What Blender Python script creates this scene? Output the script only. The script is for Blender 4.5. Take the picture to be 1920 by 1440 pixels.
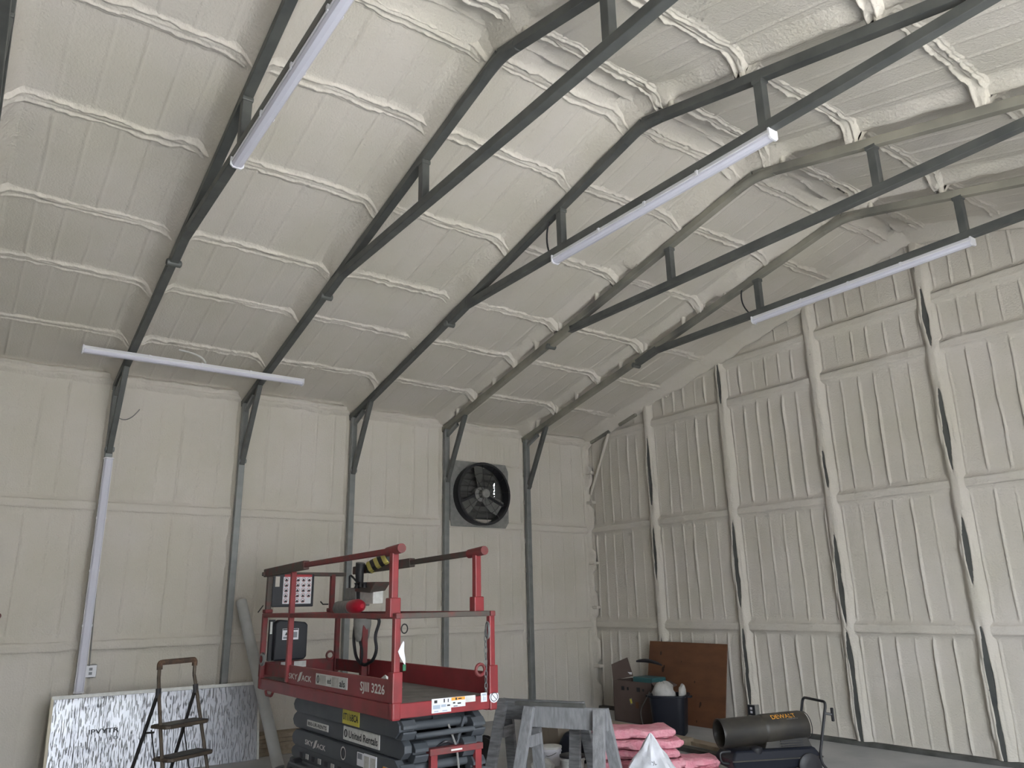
import bpy, math, random
import numpy as np
from mathutils import Vector, Matrix

for o in list(bpy.data.objects): bpy.data.objects.remove(o)
SC = bpy.context.scene
COL = SC.collection
random.seed(4)

# ------------------------------------------------------------------ camera, world, light
CAM = Vector((9.8223, -8.7092, 1.6228)); YAW, PIT, ROL, FPX = -.9442, .2797, -.0196, 1427.6
fw = Vector((math.sin(YAW)*math.cos(PIT), math.cos(YAW)*math.cos(PIT), math.sin(PIT)))
rt = Vector((math.cos(YAW), -math.sin(YAW), 0)); up = rt.cross(fw)
rt, up = rt*math.cos(ROL)+up*math.sin(ROL), -rt*math.sin(ROL)+up*math.cos(ROL)
cd = bpy.data.cameras.new('camera'); cam = bpy.data.objects.new('camera', cd); COL.objects.link(cam)
cam.matrix_world = Matrix(((rt.x, up.x, -fw.x, CAM.x), (rt.y, up.y, -fw.y, CAM.y), (rt.z, up.z, -fw.z, CAM.z), (0, 0, 0, 1)))
cd.sensor_width = 36; cd.lens = 36*FPX/1920; cd.clip_start = .05; cd.clip_end = 200
SC.camera = cam
W = bpy.data.worlds.new('overcast'); SC.world = W; W.use_nodes = True
bg = W.node_tree.nodes['Background']; bg.inputs[0].default_value = (.86, .93, 1.0, 1); bg.inputs[1].default_value = 6.0
SC.view_settings.view_transform = 'Standard'; SC.view_settings.look = 'None'
SC.view_settings.gamma = 1; SC.view_settings.use_curve_mapping = False
SC.view_settings.exposure = 1.9
DOOR_Y0, DOOR_Y1, DOOR_Z = -8.8, -4.1, 3.7
RW = 11.836                     # inner face of the right wall
pl = bpy.data.lights.new('door_right_offscreen', 'AREA'); pl.shape = 'RECTANGLE'; pl.size = DOOR_Y1-DOOR_Y0; pl.size_y = DOOR_Z
pl.cycles.is_portal = True
po = bpy.data.objects.new('door_right_offscreen', pl); COL.objects.link(po)
po.location = (RW+.12, (DOOR_Y0+DOOR_Y1)/2, DOOR_Z/2); po.rotation_euler = (math.pi/2, 0, math.pi/2)

sl = bpy.data.lights.new('sun_over_yard_offscreen', 'SUN'); sl.energy = 15.5; sl.angle = .02; sl.color = (1, .975, .94)
so = bpy.data.objects.new('sun_over_yard_offscreen', sl); COL.objects.link(so); so.rotation_euler = (math.radians(-32), math.radians(-6), 0)

# ------------------------------------------------------------------ materials
def mat(name, c, rough=.6, metal=0., c2=None, scale=6., bump=0., bscale=40., spec=.5, stretch=None, mixr=(.35, .65), coat=0, trans=0, alpha=1):
    m = bpy.data.materials.new(name); m.use_nodes = True; nt = m.node_tree; N = nt.nodes; L = nt.links
    b = N['Principled BSDF']; b.inputs['Roughness'].default_value = rough; b.inputs['Metallic'].default_value = metal
    b.inputs['Specular IOR Level'].default_value = spec; b.inputs['Coat Weight'].default_value = coat
    b.inputs['Transmission Weight'].default_value = trans; b.inputs['Alpha'].default_value = alpha
    b.inputs['Base Color'].default_value = (*c, 1)
    tc = N.new('ShaderNodeTexCoord'); mp = N.new('ShaderNodeMapping'); L.new(tc.outputs['Object'], mp.inputs[0])
    if stretch: mp.inputs['Scale'].default_value = stretch
    if c2:
        n = N.new('ShaderNodeTexNoise'); n.inputs['Scale'].default_value = scale; n.inputs['Detail'].default_value = 5; L.new(mp.outputs[0], n.inputs[0])
        r = N.new('ShaderNodeValToRGB'); r.color_ramp.elements[0].position = mixr[0]; r.color_ramp.elements[1].position = mixr[1]
        r.color_ramp.elements[0].color = (*c, 1); r.color_ramp.elements[1].color = (*c2, 1)
        L.new(n.outputs['Fac'], r.inputs[0]); L.new(r.outputs[0], b.inputs['Base Color'])
    if bump:
        n2 = N.new('ShaderNodeTexNoise'); n2.inputs['Scale'].default_value = bscale; n2.inputs['Detail'].default_value = 4; L.new(mp.outputs[0], n2.inputs[0])
        bp = N.new('ShaderNodeBump'); bp.inputs['Strength'].default_value = bump; bp.inputs['Distance'].default_value = .02
        L.new(n2.outputs['Fac'], bp.inputs['Height']); L.new(bp.outputs[0], b.inputs['Normal'])
    return m

M = {}
M['foam'] = mat('sprayed_foam', (.565, .53, .465), .9, c2=(.60, .56, .515), scale=1.3, bump=.35, bscale=55, spec=.15)
M['foam_pale'] = mat('sprayed_foam_ridge', (.565, .53, .465), .9, c2=(.60, .56, .515), scale=1.3, bump=.5, bscale=38, spec=.15)
M['steel'] = mat('painted_steel', (.085, .09, .09), .5, .25, c2=(.12, .125, .12), scale=5, spec=.4)
M['galv'] = mat('galvanised_steel', (.19, .20, .203), .5, .4, c2=(.24, .25, .25), scale=7)
M['overspray'] = mat('steel_with_foam_overspray', (.12, .12, .112), .7, .1, c2=(.36, .34, .285), scale=1.1, mixr=(.34, .66), spec=.2)
M['white'] = mat('white_plastic', (.72, .72, .77), .4)
M['diffuser'] = mat('frosted_diffuser', (.64, .64, .74), .25, coat=.3)
M['concrete'] = mat('concrete', (.34, .345, .35), .75, c2=(.42, .42, .425), scale=2, bump=.15, bscale=25)
M['black'] = mat('black_plastic', (.018, .018, .022), .5)
M['blackmetal'] = mat('black_painted_metal', (.03, .03, .032), .4, .3, c2=(.045, .042, .038), scale=9)
M['red'] = mat('red_paint', (.27, .030, .036), .45, c2=(.19, .027, .030), scale=5, coat=.15, spec=.4)
M['redworn'] = mat('worn_red_paint', (.20, .03, .033), .6, c2=(.13, .048, .045), scale=14, mixr=(.42, .7))
M['rustrail'] = mat('scuffed_rail', (.085, .072, .062), .7, c2=(.16, .045, .042), scale=11, mixr=(.5, .75))
M['armgrey'] = mat('blue_grey_paint', (.055, .062, .072), .45, c2=(.072, .08, .09), scale=4, spec=.4)
M['armlight'] = M['armgrey']
M['deck'] = mat('worn_deck', (.13, .12, .11), .75, c2=(.19, .18, .165), scale=7, bump=.2)
M['decal'] = mat('decal_white', (.70, .70, .68), .5, c2=(.58, .58, .56), scale=20)
M['print'] = mat('black_print', (.02, .02, .024), .6)
M['greyprint'] = mat('grey_print', (.22, .23, .26), .6)
M['redprint'] = mat('red_print', (.38, .03, .04), .6)
M['bluegrey'] = mat('pale_blue_print', (.38, .45, .55), .6)
M['yellow'] = mat('yellow_plate', (.62, .55, .07), .5, c2=(.55, .48, .07), scale=12)
M['orange'] = mat('orange_print', (.75, .35, .04), .5)
M['letter'] = mat('white_lettering', (.68, .66, .64), .5)
M['greybox'] = mat('grey_box_paint', (.19, .19, .185), .55, c2=(.25, .245, .235), scale=16)
M['redcap'] = mat('red_plastic', (.40, .012, .03), .3)
M['wood'] = mat('weathered_wood', (.11, .112, .115), .8, c2=(.21, .212, .22), scale=7, stretch=(1, 1, 6), bump=.2)
M['woodpale'] = mat('pale_weathered_wood', (.27, .275, .29), .8, c2=(.19, .19, .2), scale=8, stretch=(5, 5, 1), bump=.2)
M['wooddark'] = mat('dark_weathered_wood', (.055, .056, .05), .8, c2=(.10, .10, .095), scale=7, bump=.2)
M['lumber'] = mat('raw_lumber', (.30, .245, .18), .75, c2=(.37, .30, .225), scale=5, stretch=(1, 5, 5))
M['ply'] = mat('stained_plywood', (.15, .062, .028), .6, c2=(.11, .045, .022), scale=3, stretch=(1, 1, 2.5))
M['knot'] = mat('dark_knot', (.035, .016, .01), .7)
M['card'] = mat('cardboard', (.12, .085, .075), .85, c2=(.10, .07, .062), scale=3)
M['cardpale'] = mat('pale_cardboard', (.22, .18, .14), .85)
M['navy'] = mat('navy_plastic', (.007, .009, .017), .45)
M['teal'] = mat('teal_plastic', (.03, .11, .12), .5)
M['bag'] = mat('white_plastic_film', (.66, .67, .72), .3, c2=(.78, .79, .86), scale=9, bump=.6, bscale=14, coat=.3)
M['bagdull'] = mat('dull_plastic_film', (.38, .37, .35), .45, c2=(.52, .51, .49), scale=9, bump=.6, bscale=22)
M['pink'] = mat('pink_fibreglass', (.66, .25, .31), .95, c2=(.74, .37, .42), scale=12, bump=.8, bscale=45, spec=.1)
M['ladder'] = mat('grimy_ladder_metal', (.055, .042, .032), .55, .3, c2=(.09, .068, .048), scale=10)
M['ladderdark'] = mat('black_ladder_metal', (.018, .016, .016), .5, .3)
M['heater'] = mat('dusty_black_metal', (.024, .022, .02), .5, c2=(.042, .036, .028), scale=6)
M['pvc'] = mat('white_pipe', (.52, .53, .53), .5, c2=(.42, .43, .43), scale=4)
M['cream'] = mat('cream_edge', (.60, .55, .44), .7)
M['brownred'] = mat('brown_red_board', (.16, .06, .05), .8)
M['louver'] = mat('dirty_louver', (.11, .11, .105), .6, c2=(.07, .07, .066), scale=5)
M['shutter'] = M['louver']
M['blade'] = mat('dark_fan_blade', (.13, .13, .122), .55)
M['blocker'] = mat('blocker_grey', (.38, .385, .39), .8, c2=(.44, .44, .44), scale=2)  # colour of the added block that hides low sky
M['asphalt'] = mat('gravel_yard', (.36, .35, .33), .9, c2=(.44, .43, .40), scale=3)
# plastic-wrapped metal sheet: streaks run down the face
m = mat('wrapped_metal_sheet', (.40, .41, .45), .42, .55, c2=(.50, .51, .56), scale=3, stretch=(1, 1, .4), coat=.25); M['wrap'] = m
nt = m.node_tree; N = nt.nodes; L = nt.links; b = N['Principled BSDF']
tc = N.new('ShaderNodeTexCoord'); mp = N.new('ShaderNodeMapping'); mp.inputs['Rotation'].default_value = (.35, 0, 0); mp.inputs['Scale'].default_value = (1, 48, 7)
n = N.new('ShaderNodeTexNoise'); n.inputs['Scale'].default_value = 1.6; n.inputs['Detail'].default_value = 4
rp = N.new('ShaderNodeValToRGB'); rp.color_ramp.elements[0].position = .54; rp.color_ramp.elements[1].position = .68
bpn = N.new('ShaderNodeBump'); bpn.inputs['Strength'].default_value = 1.0; bpn.inputs['Distance'].default_value = .014
L.new(tc.outputs['Object'], mp.inputs[0]); L.new(mp.outputs[0], n.inputs[0]); L.new(n.outputs['Fac'], rp.inputs[0])
L.new(rp.outputs[0], bpn.inputs['Height']); L.new(bpn.outputs[0], b.inputs['Normal'])
# hazard stripes
m = bpy.data.materials.new('hazard_stripes'); m.use_nodes = True; M['hazard'] = m; nt = m.node_tree; N = nt.nodes; L = nt.links
tc = N.new('ShaderNodeTexCoord'); wv = N.new('ShaderNodeTexWave'); wv.bands_direction = 'DIAGONAL'; wv.inputs['Scale'].default_value = 3.2
r = N.new('ShaderNodeValToRGB'); r.color_ramp.interpolation = 'CONSTANT'; r.color_ramp.elements[0].color = (.02, .02, .02, 1); r.color_ramp.elements[1].position = .5; r.color_ramp.elements[1].color = (.55, .48, .12, 1)
L.new(tc.outputs['Object'], wv.inputs[0]); L.new(wv.outputs['Fac'], r.inputs[0]); L.new(r.outputs[0], N['Principled BSDF'].inputs['Base Color'])

# ------------------------------------------------------------------ mesh helpers
def V(*a): return Vector(a)
def tag(o, label=None, cat=None, group=None, kind=None):
    if label: o['label'] = label
    if cat: o['category'] = cat
    if group: o['group'] = group
    if kind: o['kind'] = kind
    return o
def thing(name, loc, label, cat, group=None, rz=0):
    o = bpy.data.objects.new(name, None); o.empty_display_size = .1; COL.objects.link(o)
    o.location = loc; o.rotation_euler = (0, 0, rz)
    o.matrix_world = Matrix.Translation(Vector(loc)) @ Matrix.Rotation(rz, 4, 'Z')
    return tag(o, label, cat, group)

class MB:
    """collects shapes in world coordinates, build() links them as ONE mesh object"""
    def __init__(s): s.v = []; s.f = []
    def add(s, vs, fs):
        k = len(s.v); s.v += [tuple(p) for p in vs]; s.f += [tuple(i+k for i in f) for f in fs]; return s
    def box(s, x0, x1, y0, y1, z0, z1):
        return s.add([(x0, y0, z0), (x1, y0, z0), (x1, y1, z0), (x0, y1, z0), (x0, y0, z1), (x1, y0, z1), (x1, y1, z1), (x0, y1, z1)],
                     [(3, 2, 1, 0), (4, 5, 6, 7), (0, 1, 5, 4), (1, 2, 6, 5), (2, 3, 7, 6), (3, 0, 4, 7)])
    def beam(s, p, q, w, h, ref=(0, 0, 1)):
        p, q = Vector(p), Vector(q); d = (q-p).normalized(); ref = Vector(ref)
        if abs(d.dot(ref)) > .98: ref = Vector((1, 0, 0))
        a = d.cross(ref).normalized(); c = a.cross(d).normalized()
        vs = [e+a*(i*w/2)+c*(j*h/2) for e in (p, q) for i, j in ((-1, -1), (1, -1), (1, 1), (-1, 1))]
        return s.add(vs, [(3, 2, 1, 0), (4, 5, 6, 7), (0, 1, 5, 4), (1, 2, 6, 5), (2, 3, 7, 6), (3, 0, 4, 7)])
    def tube(s, pts, r, n=8):
        pts = [Vector(p) for p in pts]; k = len(pts)
        rs = r if isinstance(r, (list, tuple)) else [r]*k
        d0 = (pts[1]-pts[0]).normalized(); a = d0.orthogonal().normalized(); rings = []
        for i, p in enumerate(pts):
            d = ((pts[i]-pts[i-1]) if i == k-1 else (pts[i+1]-pts[i]) if i == 0 else ((pts[i+1]-pts[i]).normalized()+(pts[i]-pts[i-1]).normalized())).normalized()
            a = (a-d*a.dot(d)).normalized(); b_ = d.cross(a)
            rings.append([p+(a*math.cos(2*math.pi*j/n)+b_*math.sin(2*math.pi*j/n))*rs[i] for j in range(n)])
        fs = [(i*n+j, i*n+(j+1) % n, (i+1)*n+(j+1) % n, (i+1)*n+j) for i in range(k-1) for j in range(n)]
        fs += [tuple(range(n-1, -1, -1)), tuple((k-1)*n+j for j in range(n))]
        return s.add([v for r_ in rings for v in r_], fs)
    def lathe(s, prof, o, axis, n=24, ref=None, sx=1., sy=1., cap=True):
        o = Vector(o); axis = Vector(axis).normalized(); a = (Vector(ref) if ref else axis.orthogonal()).normalized(); a = (a-axis*a.dot(axis)).normalized(); b_ = axis.cross(a)
        vs = [o+axis*h+(a*sx*math.cos(2*math.pi*j/n)+b_*sy*math.sin(2*math.pi*j/n))*r for r, h in prof for j in range(n)]
        fs = [(i*n+j, i*n+(j+1) % n, (i+1)*n+(j+1) % n, (i+1)*n+j) for i in range(len(prof)-1) for j in range(n)]
        if cap: fs += [tuple(range(n-1, -1, -1)), tuple((len(prof)-1)*n+j for j in range(n))]
        return s.add(vs, fs)
    def prism(s, poly, o, U, Vv, N_, th):
        o, U, Vv, N_ = map(Vector, (o, U, Vv, N_)); n = len(poly)
        vs = [o+U*a+Vv*b_ for a, b_ in poly]+[o+U*a+Vv*b_+N_*th for a, b_ in poly]
        return s.add(vs, [tuple(range(n-1, -1, -1)), tuple(range(n, 2*n))]+[(i, (i+1) % n, n+(i+1) % n, n+i) for i in range(n)])
    def build(s, name, mt, parent=None, smooth=False, bevel=0., seg=2):
        me = bpy.data.meshes.new(name)
        vs = s.v
        if parent is not None:
            inv = wm(parent).inverted(); vs = [tuple(inv @ Vector(p)) for p in vs]
        me.from_pydata(vs, [], s.f); me.materials.append(M[mt] if isinstance(mt, str) else mt)
        if smooth:
            for p in me.polygons: p.use_smooth = True
            try: me.set_sharp_from_angle(angle=math.radians(40))
            except Exception: pass
        o = bpy.data.objects.new(name, me); COL.objects.link(o)
        if parent is not None: o.parent = parent
        if bevel:
            bm = o.modifiers.new('bevel', 'BEVEL'); bm.width = bevel; bm.segments = seg; bm.limit_method = 'ANGLE'; bm.angle_limit = math.radians(40)
        return o
def wm(o):
    m_ = o.matrix_basis.copy()
    while o.parent: o = o.parent; m_ = o.matrix_basis @ m_
    return m_
def rounded(pts, r, n=5):
    """polyline with its corners rounded"""
    pts = [Vector(p) for p in pts]; out = [pts[0]]
    for i in range(1, len(pts)-1):
        a, b_, c = pts[i-1], pts[i], pts[i+1]; u = (a-b_).normalized(); w = (c-b_).normalized(); rr = min(r, (a-b_).length*.45, (c-b_).length*.45)
        p, q = b_+u*rr, b_+w*rr
        for k in range(n+1):
            t = k/n; out.append(p*(1-t)**2+b_*2*t*(1-t)+q*t*t)
    return out+[pts[-1]]
def arc(p, q, sag, n=8, d=(0, 0, -1)):
    p, q, d = Vector(p), Vector(q), Vector(d)
    return [p.lerp(q, i/n)+d*sag*4*(i/n)*(1-i/n) for i in range(n+1)]

def text(name, s, mt, parent, o, U, Vv, w, h, depth=.0015, bold=.018):
    """lettering fitted into a w x h box whose lower left corner is o"""
    cu = bpy.data.curves.new(name, 'FONT'); cu.body = s; cu.extrude = 0; cu.resolution_u = 2; cu.offset = bold
    t = bpy.data.objects.new(name, cu); COL.objects.link(t)
    me = t.to_mesh(); vs = [v.co.copy() for v in me.vertices]; fs = [tuple(p.vertices) for p in me.polygons]
    t.to_mesh_clear(); bpy.data.objects.remove(t); bpy.data.curves.remove(cu)
    x0 = min(v.x for v in vs); x1 = max(v.x for v in vs); y0 = min(v.y for v in vs); y1 = max(v.y for v in vs)
    o, U, Vv = Vector(o), Vector(U).normalized(), Vector(Vv).normalized(); Nn = U.cross(Vv)
    mb = MB(); mb.add([o+U*((v.x-x0)/(x1-x0)*w)+Vv*((v.y-y0)/(y1-y0)*h)+Nn*depth for v in vs], fs)
    return mb.build(name, mt, parent)

# value noise (numpy)
_rng = np.random.RandomState(11); _T = _rng.rand(64, 64)*2-1
def vn(x, y):
    x = np.asarray(x, float); y = np.asarray(y, float); xi = np.floor(x).astype(int); yi = np.floor(y).astype(int); fx = x-xi; fy = y-yi
    fx = fx*fx*(3-2*fx); fy = fy*fy*(3-2*fy); g = lambda a, b_: _T[a & 63, b_ & 63]
    return (g(xi, yi)*(1-fx)+g(xi+1, yi)*fx)*(1-fy)+(g(xi, yi+1)*(1-fx)+g(xi+1, yi+1)*fx)*fy
def fbm(x, y, o=3):
    return sum(vn(x*2**k+13.7*k, y*2**k+5.1*k)/2**k for k in range(o))
def grid(name, P, mt, parent, flip=False):
    nu, nv = P.shape[:2]; i, j = np.meshgrid(np.arange(nu-1), np.arange(nv-1), indexing='ij'); a = (i*nv+j).ravel()
    F = np.stack([a, a+nv, a+nv+1, a+1], 1)
    if flip: F = F[:, ::-1]
    me = bpy.data.meshes.new(name); me.vertices.add(nu*nv); me.vertices.foreach_set('co', P.reshape(-1).astype(np.float32))
    me.loops.add(F.size); me.loops.foreach_set('vertex_index', F.ravel().astype(np.int32)); me.polygons.add(len(F))
    me.polygons.foreach_set('loop_start', np.arange(0, F.size, 4, dtype=np.int32)); me.polygons.foreach_set('loop_total', np.full(len(F), 4, np.int32))
    me.polygons.foreach_set('use_smooth', np.ones(len(F), bool)); me.update(); me.materials.append(M[mt])
    o = bpy.data.objects.new(name, me); COL.objects.link(o); o.parent = parent
    return o

# ------------------------------------------------------------------ the shell
S = 1.5; Y0 = .068
def FY(k): return Y0-S*k
NB = 9
YF = FY(NB)                      # front wall
XR = 5.918                       # ridge
SL = .238
def ceil_z(x): return 4.36+SL*(x if x <= XR else 2*XR-x)
def tube_z(x): return 4.148+SL*(x if x <= XR else 2*XR-x)

floor = tag(MB().box(-.2, RW+.2, YF-.1, .2, -.12, 0).build('floor', 'concrete'), 'grey concrete slab floor of the workshop', 'floor', kind='structure')
tag(MB().box(RW+.21, 60, -45, 35, -.3, -.06).build('ground', 'asphalt'), 'pale gravel yard outside the wide door opening', 'ground', kind='structure')
tag(MB().box(-30, -.21, -45, 35, -.3, -.06).build('ground', 'asphalt'), 'pale gravel yard behind the wall with the fan', 'ground', kind='structure')
tag(MB().prism([(-30, 0), (20, 0), (20, 5.0), (-5, 6.6), (-30, 5.0)], (27, 0, -.1), (0, 1, 0), (0, 0, 1), (1, 0, 0), 8).build('sky_blocker', 'blocker'), 'added unseen dull grey block across the yard, hiding low sky', 'light blocker', kind='structure')  # unseen block added to keep low sky light off the lower walls
# left wall with an opening for the fan
FA = (-2.76, -1.80, 2.78, 3.66)
wl = MB()
wl.box(-.16, -.07, YF, FA[0], 0, 4.42).box(-.16, -.07, FA[1], .1, 0, 4.42).box(-.16, -.07, FA[0], FA[1], 0, FA[2]).box(-.16, -.07, FA[0], FA[1], FA[3], 4.42)
wall_left = tag(wl.build('wall_left', 'foam'), 'cream spray foamed side wall with grey steel columns', 'wall', kind='structure')
wb = MB(); wb.prism([(-.1, 0), (RW+.1, 0), (RW+.1, 4.45), (XR, 5.86), (-.1, 4.45)], (0, .07, 0), (1, 0, 0), (0, 0, 1), (0, 1, 0), .09)
wall_back = tag(wb.build('wall_back', 'foam'), 'cream spray foamed gable end wall with upright studs', 'wall', kind='structure')
wf = MB(); wf.prism([(-.1, 0), (RW+.1, 0), (RW+.1, 4.45), (XR, 5.86), (-.1, 4.45)], (0, YF-.09, 0), (1, 0, 0), (0, 0, 1), (0, 1, 0), .09)
tag(wf.build('wall_front', 'foam'), 'cream spray foamed end wall behind the viewer', 'wall', kind='structure')
wr = MB(); wr.box(RW, RW+.09, YF, DOOR_Y0, 0, 4.42).box(RW, RW+.09, DOOR_Y1, .1, 0, 4.42).box(RW, RW+.09, DOOR_Y0, DOOR_Y1, DOOR_Z, 4.42)
tag(wr.build('wall_right', 'foam'), 'cream side wall with a wide door opening to daylight', 'wall', kind='structure')
rf = MB(); rf.add([(-.3, YF-.2, 4.38), (XR, YF-.2, 5.86), (RW+.3, YF-.2, 4.38), (-.3, .25, 4.38), (XR, .25, 5.86), (RW+.3, .25, 4.38),
                   (-.3, YF-.2, 4.48), (XR, YF-.2, 5.96), (RW+.3, YF-.2, 4.48), (-.3, .25, 4.48), (XR, .25, 5.96), (RW+.3, .25, 4.48)],
                  [(0, 1, 4, 3), (1, 2, 5, 4), (6, 9, 10, 7), (7, 10, 11, 8), (0, 3, 9, 6), (2, 8, 11, 5), (0, 6, 7, 1), (1, 7, 8, 2), (3, 4, 10, 9), (4, 5, 11, 10)])
ceiling = tag(rf.build('ceiling', 'foam'), 'cream spray foamed pitched ceiling with purlins', 'ceiling', kind='structure')

def ulist(L_, ribs, step):
    u = list(np.linspace(0, L_, max(6, int(L_/step))))
    for r_ in ribs: u += [r_-.05, r_-.028, r_-.016, r_-.006, r_+.006, r_+.016, r_+.028, r_+.05]
    u = np.array(sorted(x for x in u if 0 <= x <= L_)); return u[np.concatenate([[True], np.diff(u) > .003])]

def foam_panel(parent, o, U, Nn, L_, zlo, zhi, seed, amp=.010, ramp=.012, step=.05, fil=.02, Vd=None, rib=.229, off=.11):
    """a sprayed field between two columns and two rails, ribs of the sheeting showing through.
    o origin, U along, Vd up the field, Nn towards the room; zlo/zhi may be functions of u"""
    rg = np.random.RandomState(seed)
    ribs = [off+k*rib+rg.uniform(-.012, .012) for k in range(int((L_-off)/rib)+1)]
    ra = rg.uniform(.35, 1.25, len(ribs))*ramp
    u = ulist(L_, ribs, step)
    zl = np.array([zlo(a) if callable(zlo) else zlo for a in u]); zh = np.array([zhi(a) if callable(zhi) else zhi for a in u])
    H = float(np.max(zh-zl)); t = np.concatenate([[0, .012, .03, .055, .09], np.linspace(.13, .87, max(4, int(H/.085))), [.91, .945, .97, .988, 1]])
    Uu, T = np.meshgrid(u, t, indexing='ij'); Z = zl[:, None]+(zh-zl)[:, None]*T
    dv = np.minimum(T, 1-T)*np.maximum(zh-zl, .01)[:, None]; du = np.minimum(Uu, L_-Uu)
    h = amp*fbm(Uu*2.1+seed*3.3, Z*1.7+seed*7.7)+.25*amp*fbm(Uu*17+seed, Z*15)
    fade = np.clip((dv-.03)/.06, 0, 1)
    for r_, a in zip(ribs, ra):
        wob = .006*vn(Z*3+seed, np.full_like(Z, r_*9.))
        h = h+a*np.exp(-((Uu-r_-wob)/.0095)**2)*fade*(.75+.35*vn(Z*2.3, Z*0+seed+r_*5))
    h = h+fil*(np.exp(-(du/.035)**1.5)+np.exp(-(dv/.025)**1.5))
    o, U, Nn, Vd = (np.array(a, float) for a in (o, U, Nn, Vd if Vd is not None else (0, 0, 1)))
    P = o+Uu[..., None]*U+Z[..., None]*Vd+h[..., None]*Nn
    flip = np.dot(np.cross(U, Vd), Nn) < 0
    return grid('foam_panel', P, 'foam', parent, flip)

def ridge_strip(name, parent, p, q, Nn, prof, seed, half, n=60, ns=15, rough=.25, wig=.01, mt='foam_pale'):
    """a long lump of foam over a rail: prof(s, t) gives the height across it"""
    p, q, Nn = (np.array(a, float) for a in (p, q, Nn)); L_ = np.linalg.norm(q-p); d = (q-p)/L_; sd = np.cross(Nn, d)
    t = np.linspace(0, L_, n); s_ = np.linspace(-half, half, ns); T, Sx = np.meshgrid(t, s_, indexing='ij')
    Sw = Sx+wig*fbm(T*5+seed, T*0+seed*1.7)+.35*wig*vn(T*31+seed, np.sign(Sx)*3.)
    h = prof(Sw, T)*(1+rough*fbm(T*9+seed*2.1, Sx*14+seed))
    P = p+T[..., None]*d+Sx[..., None]*sd+h[..., None]*Nn
    return grid(name, P, mt, parent, False)
def g_(s, c, w, p=2): return np.exp(-(np.abs((s-c)/w))**p)

# ---- left wall: three rows of fields per bay, girts between
ZG = [1.26, 2.77]                # girt centres
sd = 0
for k in range(NB):
    y1 = FY(k) if k else .03; y0 = FY(k+1); L_ = y1-y0
    for r_, (a, b_) in enumerate(((0, 1.21), (1.31, 2.72), (2.82, 4.24))):
        sd += 1
        if k == 1 and r_ == 2:
            foam_panel(wall_left, (0, y0, 0), (0, 1, 0), (1, 0, 0), L_, 3.70, 4.24, sd, rib=.06, off=.05, ramp=.006)
            foam_panel(wall_left, (0, FA[1]+.02, 0), (0, 1, 0), (1, 0, 0), y1-FA[1]-.02, 2.82, 3.72, sd+500, ramp=.0)
            continue
        foam_panel(wall_left, (0, y0, 0), (0, 1, 0), (1, 0, 0), L_, a, b_, sd, ramp=.022 if k < 3 else .015, amp=.006)
    for z in ZG:
        ridge_strip('girt', wall_left, (-.005, y0, z), (-.005, y1, z), (1, 0, 0), lambda s, t: .045*g_(s, 0, .058, 8)-.004, sd*3+int(z*10), .085, n=60, ns=23, rough=.10, wig=.004, mt='foam')
    ridge_strip('eave_rail', wall_left, (-.01, y0, 4.27), (-.01, y1, 4.27), (1, 0, 0), lambda s, t: .05*g_(s, 0, .08, 6)+.03*g_(s, .035, .016)+.02*g_(s, -.03, .015)-.004, sd*5, .11, rough=.3, wig=.012)
for k in range(1, NB):
    ridge_strip('column_foam', wall_left, (-.005, FY(k), 0), (-.005, FY(k), 4.2), (1, 0, 0), lambda s, t: .065*g_(s, 0, .05, 5)+.012*g_(s, .05, .02)-.004, 300+k, .11, n=90, ns=23, rough=.16, wig=.006, mt='foam')
# ---- gable wall
AST = 1.492
ZB = [1.26, 2.77, 4.31, 4.90]
rows = [(0, 1.21), (1.31, 2.72), (2.82, 4.26), (4.36, 4.85), (4.95, 6.2)]
NS = 8
for k in range(NS):
    x0 = AST*k; x1 = min(AST*(k+1), RW); L_ = x1-x0
    zt = lambda u, x0=x0: ceil_z(x0+u)+.03
    zmx = max(ceil_z(x0), ceil_z(x1), ceil_z(XR) if x0 < XR < x1 else 0)
    for r_, (a, b_) in enumerate(rows):
        if a > zmx-.05: continue
        sd += 1
        hi = b_ if min(ceil_z(x0), ceil_z(x1)) > b_ else (lambda u, b_=b_, zt=zt, a=a: max(a+.02, min(b_, zt(u))))
        foam_panel(wall_back, (x0, 0, 0), (1, 0, 0), (0, -1, 0), L_, a, hi, sd, ramp=.034, amp=.006, fil=.03, rib=.21, off=.13)
    for z in ZB:
        if z < 4.4: xa, xb = x0, x1
        else:
            xe = (z-4.36)/SL+.05; xa, xb = max(x0, xe), min(x1, 2*XR-xe)
            if xb-xa < .1: continue
        ridge_strip('girt', wall_back, (xb, .005, z), (xa, .005, z), (0, -1, 0), lambda s, t: .045*g_(s, 0, .058, 8)-.004, sd*3+int(z*10), .085, n=60, ns=23, rough=.10, wig=.004, mt='foam')
expo = {4: [(0, 1.2), (1.8, 2.35), (3.0, 3.75), (4.4, 4.95)], 3: [(0, 1.15), (1.4, 2.25), (3.0, 3.3)], 2: [(.3, 1.15), (1.6, 2.55), (4.4, 4.85)],
        1: [(.2, 1.0), (2.0, 2.6), (3.1, 4.0)], 5: [(0, 1.0), (2, 3)], 6: [(0, 1.0), (2, 3)], 7: [(0, 1.5)]}
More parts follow.
